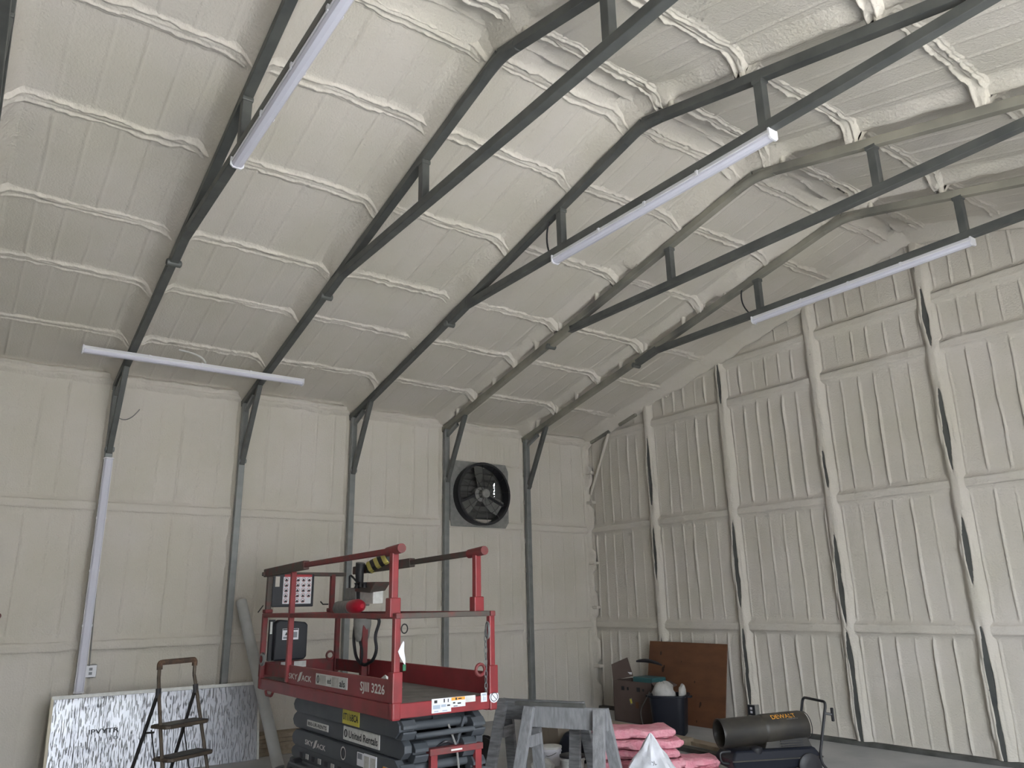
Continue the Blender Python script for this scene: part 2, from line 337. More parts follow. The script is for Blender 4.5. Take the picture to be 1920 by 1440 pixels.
for k in range(1, NS):
    x = AST*k; zt = ceil_z(x)
    MB().box(x-.03, x+.03, -.068, .04, 0, zt).build('stud', 'steel', wall_back)
    ex = expo[k]
    def prof(s, t, ex=ex, k=k):
        c = np.zeros_like(t)
        for a, b_ in ex: c = np.maximum(c, np.clip((t-a+.08)/.34, 0, 1)*np.clip((b_-t+.08)/.34, 0, 1))
        base = .08*g_(s, 0, .085, 3.5)
        lip = .075*(g_(s, .062, .035, 2)+.75*g_(s, -.07, .035, 2))
        w = .030*np.sqrt(c)*(.85+.25*vn(t*6+k, t*0)); hole = 1/(1+np.exp((np.abs(s+.004)-w)/.0025))*(c > .02)
        return np.maximum(base, lip*c)*(1-hole)+hole*.050-.004
    ridge_strip('stud_foam', wall_back, (x, .0, 0), (x, .0, zt), (0, -1, 0), prof, 40+k, .13, n=160, ns=41, rough=.08, wig=.006, mt='foam')
# corner column and gable rafter, all sprayed over
ridge_strip('corner_foam', wall_left, (.0, -.06, 0), (.0, -.06, 4.3), (1, 0, 0), lambda s, t: .13*g_(s, 0, .05, 4)*(.75+.25*np.sign(np.sin(t*9)))-.004, 77, .12, n=90, ns=17, rough=.2)
for xa, xb in ((.18, .66), (.9, 1.30)):
    MB().beam((xa, -.08, ceil_z(xa)-.165), (xb, -.08, ceil_z(xb)-.165), .05, .05, (0, 1, 0)).build('bare_rafter', 'overspray', wall_back, bevel=.012)
MB().tube([(.10, -.07, 3.36), (.62, -.07, 4.32)], .024, 10).build('sprayed_brace', 'foam', wall_back, True)
for z in (.6, 1.5, 2.2, 3.2, 3.7): MB().box(-.02, .17, -.11, -.02, z, z+.05).build('corner_clip', 'foam', wall_left, bevel=.012)
# dark strip along the foot of the gable wall
MB().box(0, RW, -.10, .03, 0, .045).build('foot_strip', 'wooddark', wall_back)

# ---- ceiling fields, purlins and the foam along every rafter
PUR = [.0, .87, 1.90, 2.80, 3.88, 4.90, 5.70]
cs = 1/math.sqrt(1+SL*SL)
for side in (0, 1):
    def pt(x, y, side=side): return np.array((x if side == 0 else 2*XR-x, y, 4.36+SL*x))
    sx = 1 if side == 0 else -1
    Nn = np.array((sx*SL, 0, -1))*cs; Vd = np.array((sx, 0, SL))*cs
    for k in range(NB):
        y1 = FY(k) if k else .03; y0 = FY(k+1); L_ = y1-y0
        for i in range(len(PUR)):
            a = PUR[i]; b_ = PUR[i+1] if i < len(PUR)-1 else XR+.01
            sd += 1
            if i < 6:
                foam_panel(ceiling, pt(0, y0), (0, 1, 0), Nn, L_, a/cs, b_/cs, sd, ramp=.016, amp=.006, fil=.014, Vd=Vd, off=.13)
            else:
                foam_panel(ceiling, pt(0, y0), (0, 1, 0), Nn, L_, a/cs, b_/cs, sd, ramp=.0, amp=.03, fil=.02, Vd=Vd)
            if i:
                q0, q1 = (pt(a, y0), pt(a, y1)) if side else (pt(a, y1), pt(a, y0))
                ridge_strip('purlin', ceiling, q0, q1, Nn, lambda s, t: .014*g_(s, 0, .07, 4)+(.015*g_(s, .042, .010)+.018*g_(s, -.036, .010)+.006*g_(s, .07, .008))*(1+.5*vn(t*23, t*0+sd))+.145*(np.exp(-(t/.095)**1.9)+np.exp(-(np.abs(1.5-t)/.095)**1.9))*g_(s, 0, .085, 3)-.005, sd*7, .13, n=170, ns=45, rough=.32, wig=.016)
    for k in range(NB):
        y = FY(k) if k else -.05
        openx = []                # stretches where the foam stops short of the lower tube
        if side == 1: openx = [(0, 5.6)]
        if side == 0 and k in (1, 2): openx = [(.3, 4.2)]
        n = 130; x = np.linspace(.02, XR, n)
        t = np.linspace(-.22, .22, 27); X_, T_ = np.meshgrid(x, t, indexing='ij')
        dep = np.full_like(X_, .165)
        for a, b_ in openx:
            c = np.clip((X_-a)/.08, 0, 1)*np.clip((b_-X_)/.08, 0, 1); dep = dep*(1-c)+.085*c
        if k == 0: dep = np.full_like(X_, .16)
        nn = fbm(X_*4+k*3+side*9, T_*9+k)
        h = dep*g_(T_+.012*fbm(X_*5+k, X_*0+side), 0, .085, 1.9)*(1+.16*nn)-.006
        P = np.stack([X_ if side == 0 else 2*XR-X_, y+T_, 4.36+SL*X_], -1)+h[..., None]*Nn
        grid('rafter_foam', P, 'foam_pale', ceiling, flip=(side == 0))
        if k: pass
# ------------------------------------------------------------------ steel frames
TW = .076
FL = {1: 'grey tube steel frame next to the gable wall, beside the big fan', 2: 'second grey tube steel frame out from the gable wall, foam covered on its lower rafter',
      3: 'third grey tube steel frame out from the gable wall, strip light under its tie', 4: 'fourth grey tube steel frame from the gable wall, with a bare tie',
      5: 'fifth grey tube steel frame, its column carrying an upright strip light', 6: 'sixth grey tube steel frame from the gable wall',
      7: 'seventh grey tube steel frame from the gable wall', 8: 'eighth grey tube steel frame, nearest the front wall'}
for k in range(1, NB):
    y = FY(k); t = thing('steel_frame', (XR, y, 0), FL[k], 'frame', 'tube steel frames carrying the roof')
    rm = 'overspray' if k in (1, 2) else 'steel'
    for side in (0, 1):
        mx = (lambda x: x) if side == 0 else (lambda x: 2*XR-x)
        ze = tube_z(.13)
        if not (side == 1 and DOOR_Y0 < y < DOOR_Y1):
            c = MB().box(min(mx(.13)-TW/2, mx(.13)+TW/2), max(mx(.13)-TW/2, mx(.13)+TW/2), y-TW/2, y+TW/2, 0, ze).build('column', 'galv', t, bevel=.006)
            MB().box(mx(.13)-.1, mx(.13)+.1, y-.08, y+.08, 0, .012).build('base_plate', 'steel', t)
            for j, z in enumerate((.45, 1.05, 1.62, 2.1, 2.55, 3.15, 3.6)):
                MB().box(min(mx(-.03), mx(.10)), max(mx(-.03), mx(.10)), y-.032, y+.032, z-.035, z+.035).build('spacer', 'foam_pale', t, bevel=.015)
            kb = MB(); kb.beam((mx(.16), y, 3.36), (mx(.66), y, tube_z(.66)-.03), .06, .06, (0, 1, 0)); kb.build('knee_brace', 'steel', t, bevel=.005)
            MB().beam((mx(.14), y, 4.05), (mx(.45), y, 4.18), .05, .04, (0, 1, 0)).build('gusset', 'galv', t)
            MB().lathe([(.022, -.05), (.03, -.045), (.03, .045), (.022, .05)], (mx(.17), y, 3.40), (0, 1, 0), 10).build('brace_bolt', 'galv', t, True)
        MB().beam((mx(.05), y, tube_z(.05)), (mx(XR), y, tube_z(XR)), TW, TW, (0, 1, 0)).build('rafter', rm, t, bevel=.006)
        sp = [.45, .95, 1.42, 1.92, 2.4, 2.9, 3.6, 4.3] if k in (1, 2) and side == 0 else ([.87, 1.90, 2.80, 3.88, 4.90, 5.6] if side == 1 else [])
        for x in sp:
            zt, zb_ = ceil_z(x)-.02, tube_z(x)+.01
            s_ = MB().lathe([(.030, -.03), (.026, .03), (.028, .09), (.036, .13), (.08, zt-zb_)], (mx(x), y, zb_), (0, 0, 1), 12, ref=(1, 0, 0)); s_.build('spacer', 'foam', t, True)
        MB().beam((mx(4.77), y, 4.86), (mx(4.77), y, tube_z(4.77)), .07, .07, (0, 1, 0)).build('strut', 'steel', t, bevel=.005)
        MB().box(mx(4.77)-.045, mx(4.77)+.045, y-.041, y+.041, tube_z(4.77)-.065, tube_z(4.77)-.03).build('strut_cap', 'steel', t, bevel=.006)
        # heel joint
        MB().beam((mx(2.72), y, tube_z(2.72)-.03), (mx(3.12), y, tube_z(3.12)-.03), .09, .08, (0, 1, 0)).build('heel_clamp', 'steel' if k != 2 else 'overspray', t, bevel=.01)
        MB().lathe([(.02, -.07), (.035, -.06), (.035, .06), (.02, .07)], (mx(2.70), y, tube_z(2.70)-.055), (0, 1, 0), 10).build('heel_bolt', 'steel', t, True)
    MB().beam((2.95, y, 4.845), (2*XR-2.95, y, 4.845), TW, TW, (0, 1, 0)).build('tie_beam', 'steel', t, bevel=.006)
    MB().tube(rounded([(XR-.22, y, tube_z(XR-.22)-.005), (XR, y, tube_z(XR)-.02), (XR+.22, y, tube_z(XR-.22)-.005)], .2), .046, 10).build('ridge_sleeve', rm if k < 3 else 'steel', t, True)

# ------------------------------------------------------------------ strip lights
def strip_light(p, q, nrm, label):
    p, q, nrm = Vector(p), Vector(q), Vector(nrm).normalized(); d = (q-p).normalized(); a = d.cross(nrm)
    t = thing('strip_light', tuple((p+q)/2), label, 'light', 'eight foot strip lights')
    prof = [(-.036, 0), (.036, 0), (.046, .028), (.046, .038), (-.046, .038), (-.046, .028)]
    MB().prism(prof, p, a, nrm, d, (q-p).length).build('housing', 'white', t)
    pr = [(.042, .036), (.040, .055), (.028, .070), (0, .076), (-.028, .070), (-.040, .055), (-.042, .036)]
    MB().prism(pr, p+d*.012, a, nrm, d, (q-p).length-.024).build('diffuser', 'diffuser', t)
    for e in (p-d*.004, q-d*.010): MB().prism([(-.05, -.002), (.05, -.002), (.05, .06), (.03, .08), (-.03, .08), (-.05, .06)], e, a, nrm, d, .014).build('end_cap', 'white', t)
    for f_ in (.27, .5, .73):
        c = p.lerp(q, f_); MB().prism([(-.049, .0), (.049, .0), (.049, .045), (-.049, .045)], c-d*.012, a, nrm, d, .024).build('clip', 'white', t)
    return t
zb = 4.845-TW/2
strip_light((4.66, FY(5), zb), (7.12, FY(5), zb), (0, -.0, -1), 'white strip light under the tie of the fifth frame from the gable wall')
strip_light((4.66, FY(3), zb), (7.12, FY(3), zb), (0, 0, -1), 'white strip light under the tie of the third frame from the gable wall')
strip_light((4.66, FY(1), zb), (7.12, FY(1), zb), (0, 0, -1), 'white strip light under the tie of the frame next to the gable wall')
zl = tube_z(.96)-TW/2-.004
strip_light((.96, -7.915, zl), (.96, -5.50, zl), (.0, 0, -1), 'white strip light slung across two rafters above the leaning sheet')
strip_light((.168, FY(5), .80), (.168, FY(5), 3.29), (1, 0, 0), 'white strip light fixed upright along a column')

# loose wires
def wire(pts, r, label, mt='black'):
    tag(MB().tube(pts, r, 6).build('loose_wire', mt, smooth=True), label, 'wire', 'loose wires left from the lights')
wire(arc((.15, FY(5)+.03, 3.80), (.06, FY(5)+.28, 3.93), .08, 10), .006, 'thin wire curling off a column near its knee brace', 'greybox')
wire(arc((.80, -6.93, ceil_z(.8)-.04), (.95, -6.66, zl+.02), .06, 10, (.3, .9, .3)), .011, 'pale cable looping from the ceiling to the crosswise strip light', 'decal')
wire(arc((4.60, FY(3)-.01, tube_z(4.62)-.03), (4.58, FY(3), 4.87), .04, 8, (-1, 0, 0)), .009, 'black wire hanging beside a strut of the third frame')
wire(arc((4.55, FY(1)-.01, tube_z(4.55)-.03), (4.62, FY(1), 4.87), .05, 8, (-1, 0, 0)), .009, 'black wire hanging beside a strut next to the gable wall')

# ------------------------------------------------------------------ exhaust fan
fc = V(.0, (FA[0]+FA[1])/2-.02, (FA[2]+FA[3])/2)
t = thing('exhaust_fan', (0.02, fc.y, FA[2]), 'big round black exhaust fan set high in the side wall', 'fan')
def ring_plate(mb, y0, y1, z0, z1, r_, x0, x1, n=40):
    pts = []
    for j in range(n):
        a = 2*math.pi*j/n; c, s_ = math.cos(a), math.sin(a)
        k = min((y1-fc.y)/c if c > 1e-6 else (y0-fc.y)/c if c < -1e-6 else 9, (z1-fc.z)/s_ if s_ > 1e-6 else (z0-fc.z)/s_ if s_ < -1e-6 else 9)
        pts.append((c, s_, k))
    vs = [(x, fc.y+c*rr, fc.z+s_*rr) for x in (x0, x1) for c, s_, k in pts for rr in (r_, k)]
    fs = []
    for j in range(n):
        a, b_ = 2*j, 2*((j+1) % n); o = 2*n
        fs += [(a, a+1, b_+1, b_), (o+a, o+b_, o+b_+1, o+a+1), (a, b_, o+b_, o+a), (a+1, o+a+1, o+b_+1, b_+1)]
    mb.add(vs, fs)
mb = MB(); ring_plate(mb, FA[0]-.05, FA[1]+.05, FA[2]-.05, FA[3]+.06, .45, .01, .05); mb.build('mounting_panel', 'greybox', t)
RF = .465
MB().lathe([(RF-.02, .0), (RF, .0), (RF, .16), (RF+.012, .165), (RF+.012, .18), (RF-.02, .18), (RF-.02, 0)], (.03, fc.y, fc.z), (1, 0, 0), 48, cap=False).build('shroud_ring', 'black', t, True)
sb = MB().box(-.155, -.15, FA[0], -1.893, FA[2], FA[3]).box(-.155, -.15, -1.870, FA[1], FA[2], FA[3]).box(-.155, -.15, -1.893, -1.870, 3.46, FA[3]).box(-.155, -.15, -1.893, -1.870, FA[2], 3.14)
for z in (3.22, 3.30, 3.385): sb.box(-.155, -.15, -1.893, -1.870, z, z+.018)
sb.build('shutter_back', 'shutter', t)
for j in range(9):
    z = FA[2]+.05+j*.098; short = 3.05 < z < 3.5
    MB().beam((-.05, FA[0]+.01, z), (-.05, -1.955 if short else FA[1]-.01, z), .008, .082, (.8, 0, 1)).build('louver_slat', 'louver', t)
MB().box(-.06, -.045, -1.93, FA[1], FA[2], FA[3]).build('shutter_jamb', 'shutter', t)
MB().lathe([(.10, 0), (.11, .02), (.11, .12), (.06, .14), (.06, .2), (.07, .2), (.07, .26), (.06, .27)], (-.01, fc.y, fc.z), (1, 0, 0), 24).build('motor', 'greybox', t, True)
for a0 in (92, 216, 332):
    a = math.radians(a0); d = V(0, math.cos(a), math.sin(a)); s_ = V(0, -math.sin(a), math.cos(a)); o = V(.06, fc.y, fc.z); X = V(1, 0, 0)
    vs = []
    for r_, w, tw in ((.08, .05, .7), (.2, .09, .55), (.32, .115, .42), (.43, .11, .32)):
        for e in (-1, 1):
            for q in (0, .004): vs.append(o+d*r_+s_*e*w*math.cos(tw)+X*(e*w*math.sin(tw)+q))
    fs = []
    for i in range(3):
        k = i*4; fs += [(k, k+2, k+6, k+4), (k+1, k+5, k+7, k+3), (k, k+4, k+5, k+1), (k+2, k+3, k+7, k+6)]
    fs += [(0, 1, 3, 2), (12, 14, 15, 13)]
    MB().add(vs, fs).build('blade', 'blade', t)
for r_ in (.18, .31, .44):
    MB().tube([(.215, fc.y+r_*math.cos(2*math.pi*j/32), fc.z+r_*math.sin(2*math.pi*j/32)) for j in range(33)], .0035, 5).build('guard_ring', 'blackmetal', t, True)
for j in range(12):
    a = 2*math.pi*j/12+.1; MB().tube([(.215, fc.y+.07*math.cos(a), fc.z+.07*math.sin(a)), (.215, fc.y+RF*math.cos(a), fc.z+RF*math.sin(a))], .0035, 5).build('guard_spoke', 'blackmetal', t)
for y_ in (-.16, .16): MB().beam((.10, fc.y+y_*.4, fc.z), (.10, fc.y+y_*2.7, fc.z-.16), .035, .02, (1, 0, 0)).build('motor_bracket', 'black', t)

# outlets
def outlet(loc, nrm, label, mt):
    loc, nrm = Vector(loc), Vector(nrm); a = V(0, 0, 1).cross(nrm)
    t = thing('outlet_box', tuple(loc), label, 'outlet')
    MB().prism([(-.06, -.065), (.06, -.065), (.06, .065), (-.06, .065)], loc-nrm*.06, a, V(0, 0, 1), nrm, .09).build('box', 'greybox', t, bevel=.005)
    MB().prism([(-.055, -.06), (.055, -.06), (.055, .06), (-.055, .06)], loc+nrm*.03, a, V(0, 0, 1), nrm, .006).build('cover', mt, t, bevel=.002)
    for z in (-.022, .022): MB().prism([(-.016, -.014), (.016, -.014), (.016, .014), (-.016, .014)], loc+nrm*.036+V(0, 0, z), a, V(0, 0, 1), nrm, .003).build('socket', 'white' if mt != 'white' else 'greyprint', t)
outlet((.06, -7.33, 1.0), (1, 0, 0), 'white outlet box beside the column with the upright light', 'white')
outlet((3.02, -.06, .24), (0, -1, 0), 'grey outlet box low on the gable wall behind the heater', 'black')
tag(MB().tube([(.17, -7.36, 1.06), (.13, -7.37, 1.5), (.12, -7.385, 2.1), (.13, -7.39, 2.7)], .008, 6).build('power_cable', 'greybox', smooth=True), 'thin grey cable running up from the white outlet box', 'cable')
tag(MB().lathe([(.005, 0), (.035, .005), (.035, .05), (.02, .07), (.02, .09)], (.02, -8.25, 1.59), (1, 0, 0), 12).build('red_valve', 'redworn', smooth=True), 'small dark red knob on the side wall', 'knob')

# ------------------------------------------------------------------ scissor lift
LX0, LX1, LXM = 1.63, 4.58, 2.38; LY0, LY1 = -6.0, -5.17
lift = thing('scissor_lift', ((LX0+LX1)/2+.3, (LY0+LY1)/2, 0), 'red and dark grey scissor lift with folded guard rails', 'scissor lift')
UX, UZ = V(1, 0, 0), V(0, 0, 1)
def part(name, mt, parent=None, **kw):
    def f(mb): return mb.build(name, mt, parent or lift, **kw)
    return f
# platform
side = MB().box(LXM, LX1-.03, LY0, LY0+.025, .94, 1.10).build('toe_board', 'red', lift, bevel=.004)
MB().box(LX0, LX1, LY0-.012, LY0+.05, .835, .94).build('side_channel', 'red', lift, bevel=.006)
MB().box(LX0, LX1, LY1-.05, LY1+.012, .835, .94).build('side_channel', 'red', lift, bevel=.006)
MB().box(LXM, LX1-.03, LY1-.025, LY1, .94, 1.11).build('toe_board', 'red', lift, bevel=.004)
MB().box(LX0, LXM+.1, LY1-.045, LY1-.03, .97, 1.085).build('extension_toe_board', 'redworn', lift, bevel=.004)
MB().box(LX0, LXM+.02, LY0+.03, LY0+.05, .97, 1.085).build('extension_toe_board', 'redworn', lift, bevel=.004)
MB().box(LX0-.02, LX0+.01, LY0+.0, LY1, .93, 1.09).build('extension_toe_board', 'redworn', lift, bevel=.004)
MB().box(LX0, LX1-.02, LY0+.02, LY1-.02, .925, .945).build('deck', 'deck', lift)
MB().box(LX1-.02, LX1+.02, LY0+.0, LY1, .845, .945).build('entry_sill', 'red', lift, bevel=.006)
for yy in (LY0+.0, LY1): MB().box(LX1-.03, LX1+.035, yy-.035, yy+.035, .835, .96).build('corner_casting', 'red', lift, bevel=.014)
MB().box(LX0-.01, LX0+.04, LY0-.02, LY0+.03, .84, 1.09).build('extension_end_post', 'redworn', lift, bevel=.01)
MB().tube(rounded([(LX0+.25, LY0-.02, .84), (LX0+.27, LY0-.02, .80), (LX0+.42, LY0-.02, .80), (LX0+.46, LY0-.02, .84)], .03), .012, 8).build('tie_down_loop', 'redworn', lift, True)
# guard rails: lower posts, mid rails
R = .02
def rail(name, p, q, mt, w=.045, h=.04): return MB().beam(p, q, w, h).build(name, mt, lift, bevel=.006)
zm = 1.545; ztp = 2.0
for (x, y, z1, mt) in ((LX0+.02, LY0, zm, 'redworn'), (LX1, LY0, zm, 'red'), (LX1, LY1, zm, 'red'), (LX0+.02, LY1-.03, zm, 'redworn'), (LXM+.03, LY0, ztp-.05, 'red')):
    MB().beam((x, y, .95), (x, y, z1), .05, .05, (1, 0, 0)).build('guard_post', mt, lift, bevel=.008)
for y in (LY0, LY1):
    MB().box(LX1-.04, LX1+.04, y-.04, y+.04, .95, 1.16).build('post_sleeve', 'red', lift, bevel=.008)
    rail('mid_rail', (LX0-.01, y, zm), (LX1+.04, y, zm), 'redworn')
rail('mid_rail', (LX1, LY0, zm), (LX1, LY1+.02, zm), 'rustrail')
rail('mid_rail', (LX0, LY0, zm), (LX0, LY1, zm), 'redworn')
for y, yi in ((LY0, LY0+.0), (LY1, LY1-.09)):
    MB().beam((LX1-.06, y if y == LY0 else yi, zm), (LX1-.06, y if y == LY0 else yi, ztp+.02), .055, .055, (1, 0, 0)).build('guard_post', 'red', lift, bevel=.008)
    MB().box(LX1-.10, LX1-.02, (y if y == LY0 else yi)-.045, (y if y == LY0 else yi)+.045, zm-.01, zm+.13).build('post_bracket', 'red', lift, bevel=.008)
    MB().tube([(LX1-.17, (y if y == LY0 else yi), ztp+.015), (LX1+.06, (y if y == LY0 else yi), ztp+.03)], .036, 12).build('rail_collar', 'redworn', lift, True)
MB().beam((LX0+.95, LY0, ztp), (LX1+.02, LY0, ztp+.02), .045, .045).build('top_rail', 'redworn', lift, bevel=.006)
MB().beam((LX0-.03, LY0, ztp-.03), (LX0+1.1, LY0, ztp), .06, .08).build('top_rail_sleeve', 'rustrail', lift, bevel=.006)
MB().beam((3.3, LY1-.06, ztp-.0), (LX1-.05, LY1-.09, ztp+.02), .045, .045).build('top_rail', 'rustrail', lift, bevel=.006)
MB().beam((2.12, LY1-.06, ztp-.02), (3.38, LY1-.06, ztp-.0), .06, .08).build('top_rail_sleeve', 'rustrail', lift, bevel=.006)
MB().beam((LX0, LY0-.05, ztp-.04), (LX0, LY1+.05, ztp-.04), .045, .04).build('top_rail', 'rustrail', lift, bevel=.006)
for y in (LY0+.03, LY1-.1): MB().beam((LX0, y, zm), (LX0, y, ztp-.04), .05, .05, (1, 0, 0)).build('guard_post', 'rustrail' if y < -5.6 else 'redworn', lift, bevel=.006); MB().box(LX0-.05, LX0+.05, y-.04, y+.04, zm+.02, zm+.06).build('post_foot', 'redworn', lift, bevel=.01)
MB().tube([(LX0, LY1-.14, zm+.1), (LX0, LY1-.2, zm+.1), (LX0, LY1-.23, zm+.13)], .008, 6).build('hitch_pin', 'blackmetal', lift)
MB().tube([(LX0, LY0-.02, zm+.1), (LX0, LY0-.07, zm+.03)], .006, 6).build('hitch_pin', 'blackmetal', lift)
# lanyard rings, chain, tag
def loop(c, r_, th, nrm, mt='redworn', name='lanyard_ring', full=True):
    c, nrm = Vector(c), Vector(nrm).normalized(); a = nrm.orthogonal().normalized(); b_ = nrm.cross(a)
    MB().tube([c+(a*math.cos(2*math.pi*j/16)+b_*math.sin(2*math.pi*j/16))*r_ for j in range(17)], th, 6).build(name, mt, lift, True)
loop((LX0+.06, LY0-.01, 1.12), .05, .018, (0, 1, 0), 'galv'); loop((LX0+.02, LY1-.1, 1.12), .04, .012, (1, 0, 0)); loop((LX1, LY1-.1, 1.13), .04, .013, (1, 0, 0))
loop((LX1+.03, LY0+.05, 1.455), .032, .005, (1, .3, 0), 'blackmetal', 'keeper_ring'); loop((LX1+.03, LY1-.05, 1.42), .06, .009, (.4, 1, 0), 'galv', 'keeper_ring')
for j in range(11):
    c = V(LX1+.01, LY1-.055, 1.40-j*.043); nr = V(1, 0, 0) if j % 2 else V(0, 1, 0); a = V(0, 0, 1); b_ = nr.cross(a)
    MB().tube([c+a*(.027*math.cos(2*math.pi*k/10))+b_*(.011*math.sin(2*math.pi*k/10)) for k in range(11)], .004, 5).build('chain_link', 'galv', lift)
tg = MB(); tg.prism([(.0, 1.30), (.025, 1.345), (.04, 1.37), (.05, 1.36), (.048, 1.30), (.06, 1.25), (.062, 1.20), (.05, 1.215), (.015, 1.265)], (LX1+.03, LY0, 0), (0, 1, 0), (0, 0, 1), (1, 0, 0), .004); tg.build('paper_tag', 'white', lift)
MB().box(LX1+.026, LX1+.038, LY0+.04, LY0+.065, 1.165, 1.21).build('tag_clip', mat('green_clip', (.02, .14, .07)), lift, bevel=.004)
# sign board and document box on the end rail
bd = MB().box(LX0+.03, LX0+.05, -5.95, -5.50, 1.625, 1.96).build('sign_board', 'navy', lift, bevel=.008)
MB().box(LX0+.05, LX0+.054, -5.925, -5.88, 1.83, 1.935).build('board_slot', 'foam', bd)
MB().box(LX0+.05, LX0+.054, -5.83, -5.53, 1.93, 1.955).build('header_strip', 'redprint', bd)
MB().box(LX0+.05, LX0+.054, -5.84, -5.53, 1.655, 1.93).build('pictogram_sheet', 'white', bd, bevel=.002)
rg_ = MB(); bk = MB()
for r_ in range(5):
    for c in range(5):
        if r_ == 4 and c == 4: continue
        cy, cz = -5.808+c*.062, 1.903-r_*.054
        n = 12; vs = []
        for rr in (.023, .019): vs += [(LX0+.0555, cy+rr*math.cos(2*math.pi*j/n), cz+rr*math.sin(2*math.pi*j/n)) for j in range(n)]
        rg_.add(vs, [(j, (j+1) % n, n+(j+1) % n, n+j) for j in range(n)])
        k = (r_*5+c) % 3
        bk.add([(LX0+.0553, cy-.015, cz-.016), (LX0+.0553, cy+.016, cz-.016), (LX0+.0553, cy+.008+.004*k, cz+.003), (LX0+.0553, cy-.002, cz+.012-.004*k), (LX0+.0553, cy-.010, cz)], [(0, 1, 2, 3, 4)])
rg_.build('prohibition_rings', 'redprint', bd); bk.build('pictogram_figures', 'print', bd)
dx = MB().prism([(-5.92, 1.10), (-5.60, 1.10), (-5.575, 1.13), (-5.575, 1.44), (-5.60, 1.47), (-5.88, 1.50), (-5.92, 1.47)], (LX0+.03, 0, 0), (0, 1, 0), (0, 0, 1), (1, 0, 0), .10).build('document_box', 'navy', lift, bevel=.015)
MB().prism([(-5.955, 1.10), (-5.90, 1.10), (-5.90, 1.5), (-5.955, 1.5)], (LX0+.02, 0, 0), (0, 1, 0), (0, 0, 1), (1, 0, 0), .04).build('document_box_hinge', 'black', dx)
MB().box(LX0+.02, LX0+.062, -5.952, -5.93, 1.36, 1.48).build('hinge_label', 'decal', dx)
lb = MB().box(LX0+.13, LX0+.133, -5.845, -5.675, 1.30, 1.41).build('warning_label', 'white', dx)
MB().box(LX0+.1332, LX0+.134, -5.842, -5.768, 1.395, 1.407).box(LX0+.1332, LX0+.134, -5.752, -5.68, 1.395, 1.407).add([(LX0+.134, -5.82, 1.345), (LX0+.134, -5.79, 1.345), (LX0+.134, -5.805, 1.38)], [(0, 1, 2)]).build('label_print', 'print', lb)
MB().box(LX0+.1332, LX0+.134, -5.835, -5.775, 1.31, 1.33).build('label_grey_print', 'greyprint', lb)
MB().box(LX0+.1332, LX0+.134, -5.745, -5.69, 1.32, 1.375).build('label_grey_print', 'greyprint', lb)
for y0, y1 in ((-5.80, -5.69), (-5.66, -5.53)): MB().box(LX0+.011, LX0+.014, y0, y1, 1.02, 1.08).build('inner_label', 'decal', lift)
# control station
CY = -5.28
MB().beam((2.5, CY, .945), (2.5, CY, 1.5), .06, .06, (1, 0, 0)).build('control_post', 'redworn', lift, bevel=.006)
MB().lathe([(.05, 0), (.07, .05), (.075, .10), (.085, .16), (.085, .24)], (2.45, CY, 1.28), (0, 0, 1), 10, sx=1.1).build('connector_housing', 'greybox', lift, True)
cb = MB().box(2.20, 2.46, CY-.09, CY+.07, 1.62, 1.80).build('control_box', 'greybox', lift, bevel=.008)
MB().box(2.46, 2.80, CY-.06, CY+.05, 1.64, 1.78).build('control_panel', 'decal', cb, bevel=.006)
MB().add([(2.46, CY-.10, 1.76), (2.80, CY-.10, 1.74), (2.92, CY-.10, 1.84), (2.46, CY-.10, 1.85), (2.46, CY+.07, 1.78), (2.80, CY+.07, 1.76), (2.92, CY+.07, 1.84), (2.46, CY+.07, 1.85)],
         [(0, 1, 2, 3), (7, 6, 5, 4), (0, 4, 5, 1), (1, 5, 6, 2), (2, 6, 7, 3), (3, 7, 4, 0)]).build('control_hood', 'rustrail', cb, bevel=.006)
for a in ((2.55, 1.79, .03), (2.64, 1.80, .02), (2.73, 1.79, .025)): MB().lathe([(a[2], 0), (a[2]*.6, .03), (a[2], .05)], (a[0], CY-.12, a[1]), (0, 0, 1), 8).build('switch_knob', 'black', cb, True)
MB().tube(rounded([(2.22, CY-.05, 1.78), (2.21, CY-.05, 1.92), (2.25, CY-.05, 1.925), (2.46, CY-.05, 1.83)], .02), .011, 8).build('joystick_guard', 'black', cb, True)
MB().tube([(2.48, CY-.05, 1.66), (2.45, CY-.05, 1.95), (2.47, CY-.05, 2.04)], [.03, .045, .05], 10).build('cable_sleeve', 'black', lift, True)
hz = MB().beam((2.48, LY1-.07, 1.99), (2.98, LY1-.08, 2.075), .10, .12).build('hazard_pad', 'hazard', lift, bevel=.03)
hb = MB().tube([(2.06, CY-.11, 1.60), (2.10, CY-.11, 1.60), (2.11, CY-.11, 1.605), (2.42, CY-.11, 1.615)], [.05, .065, .068, .066], 14).build('horn_body', 'greybox', lift, True)
MB().tube([(2.42, CY-.11, 1.615), (2.46, CY-.11, 1.616), (2.58, CY-.11, 1.62), (2.64, CY-.11, 1.62), (2.67, CY-.11, 1.62)], [.062, .068, .068, .052, .02], 16).build('red_dome', 'redcap', hb, True)
MB().tube([(2.02, CY-.05, 1.63), (2.12, CY-.09, 1.62)], .02, 6).build('horn_bracket', 'rustrail', hb)
MB().tube(rounded([(2.38, CY-.04, 1.52), (2.36, CY-.05, 1.30), (2.44, CY-.05, 1.12), (2.60, CY-.04, 1.06), (2.80, CY-.04, 1.12), (2.88, CY-.04, 1.22), (2.82, CY-.04, 1.34), (2.90, CY-.02, 1.50), (2.6, CY-.02, 1.51)], .08), .016, 8).build('control_cable', 'black', lift, True)
MB().tube(rounded([(2.52, CY-.05, 1.28), (2.60, CY-.06, 1.20), (2.56, CY-.05, 1.08)], .05), .014, 8).build('control_cable', 'black', lift, True)
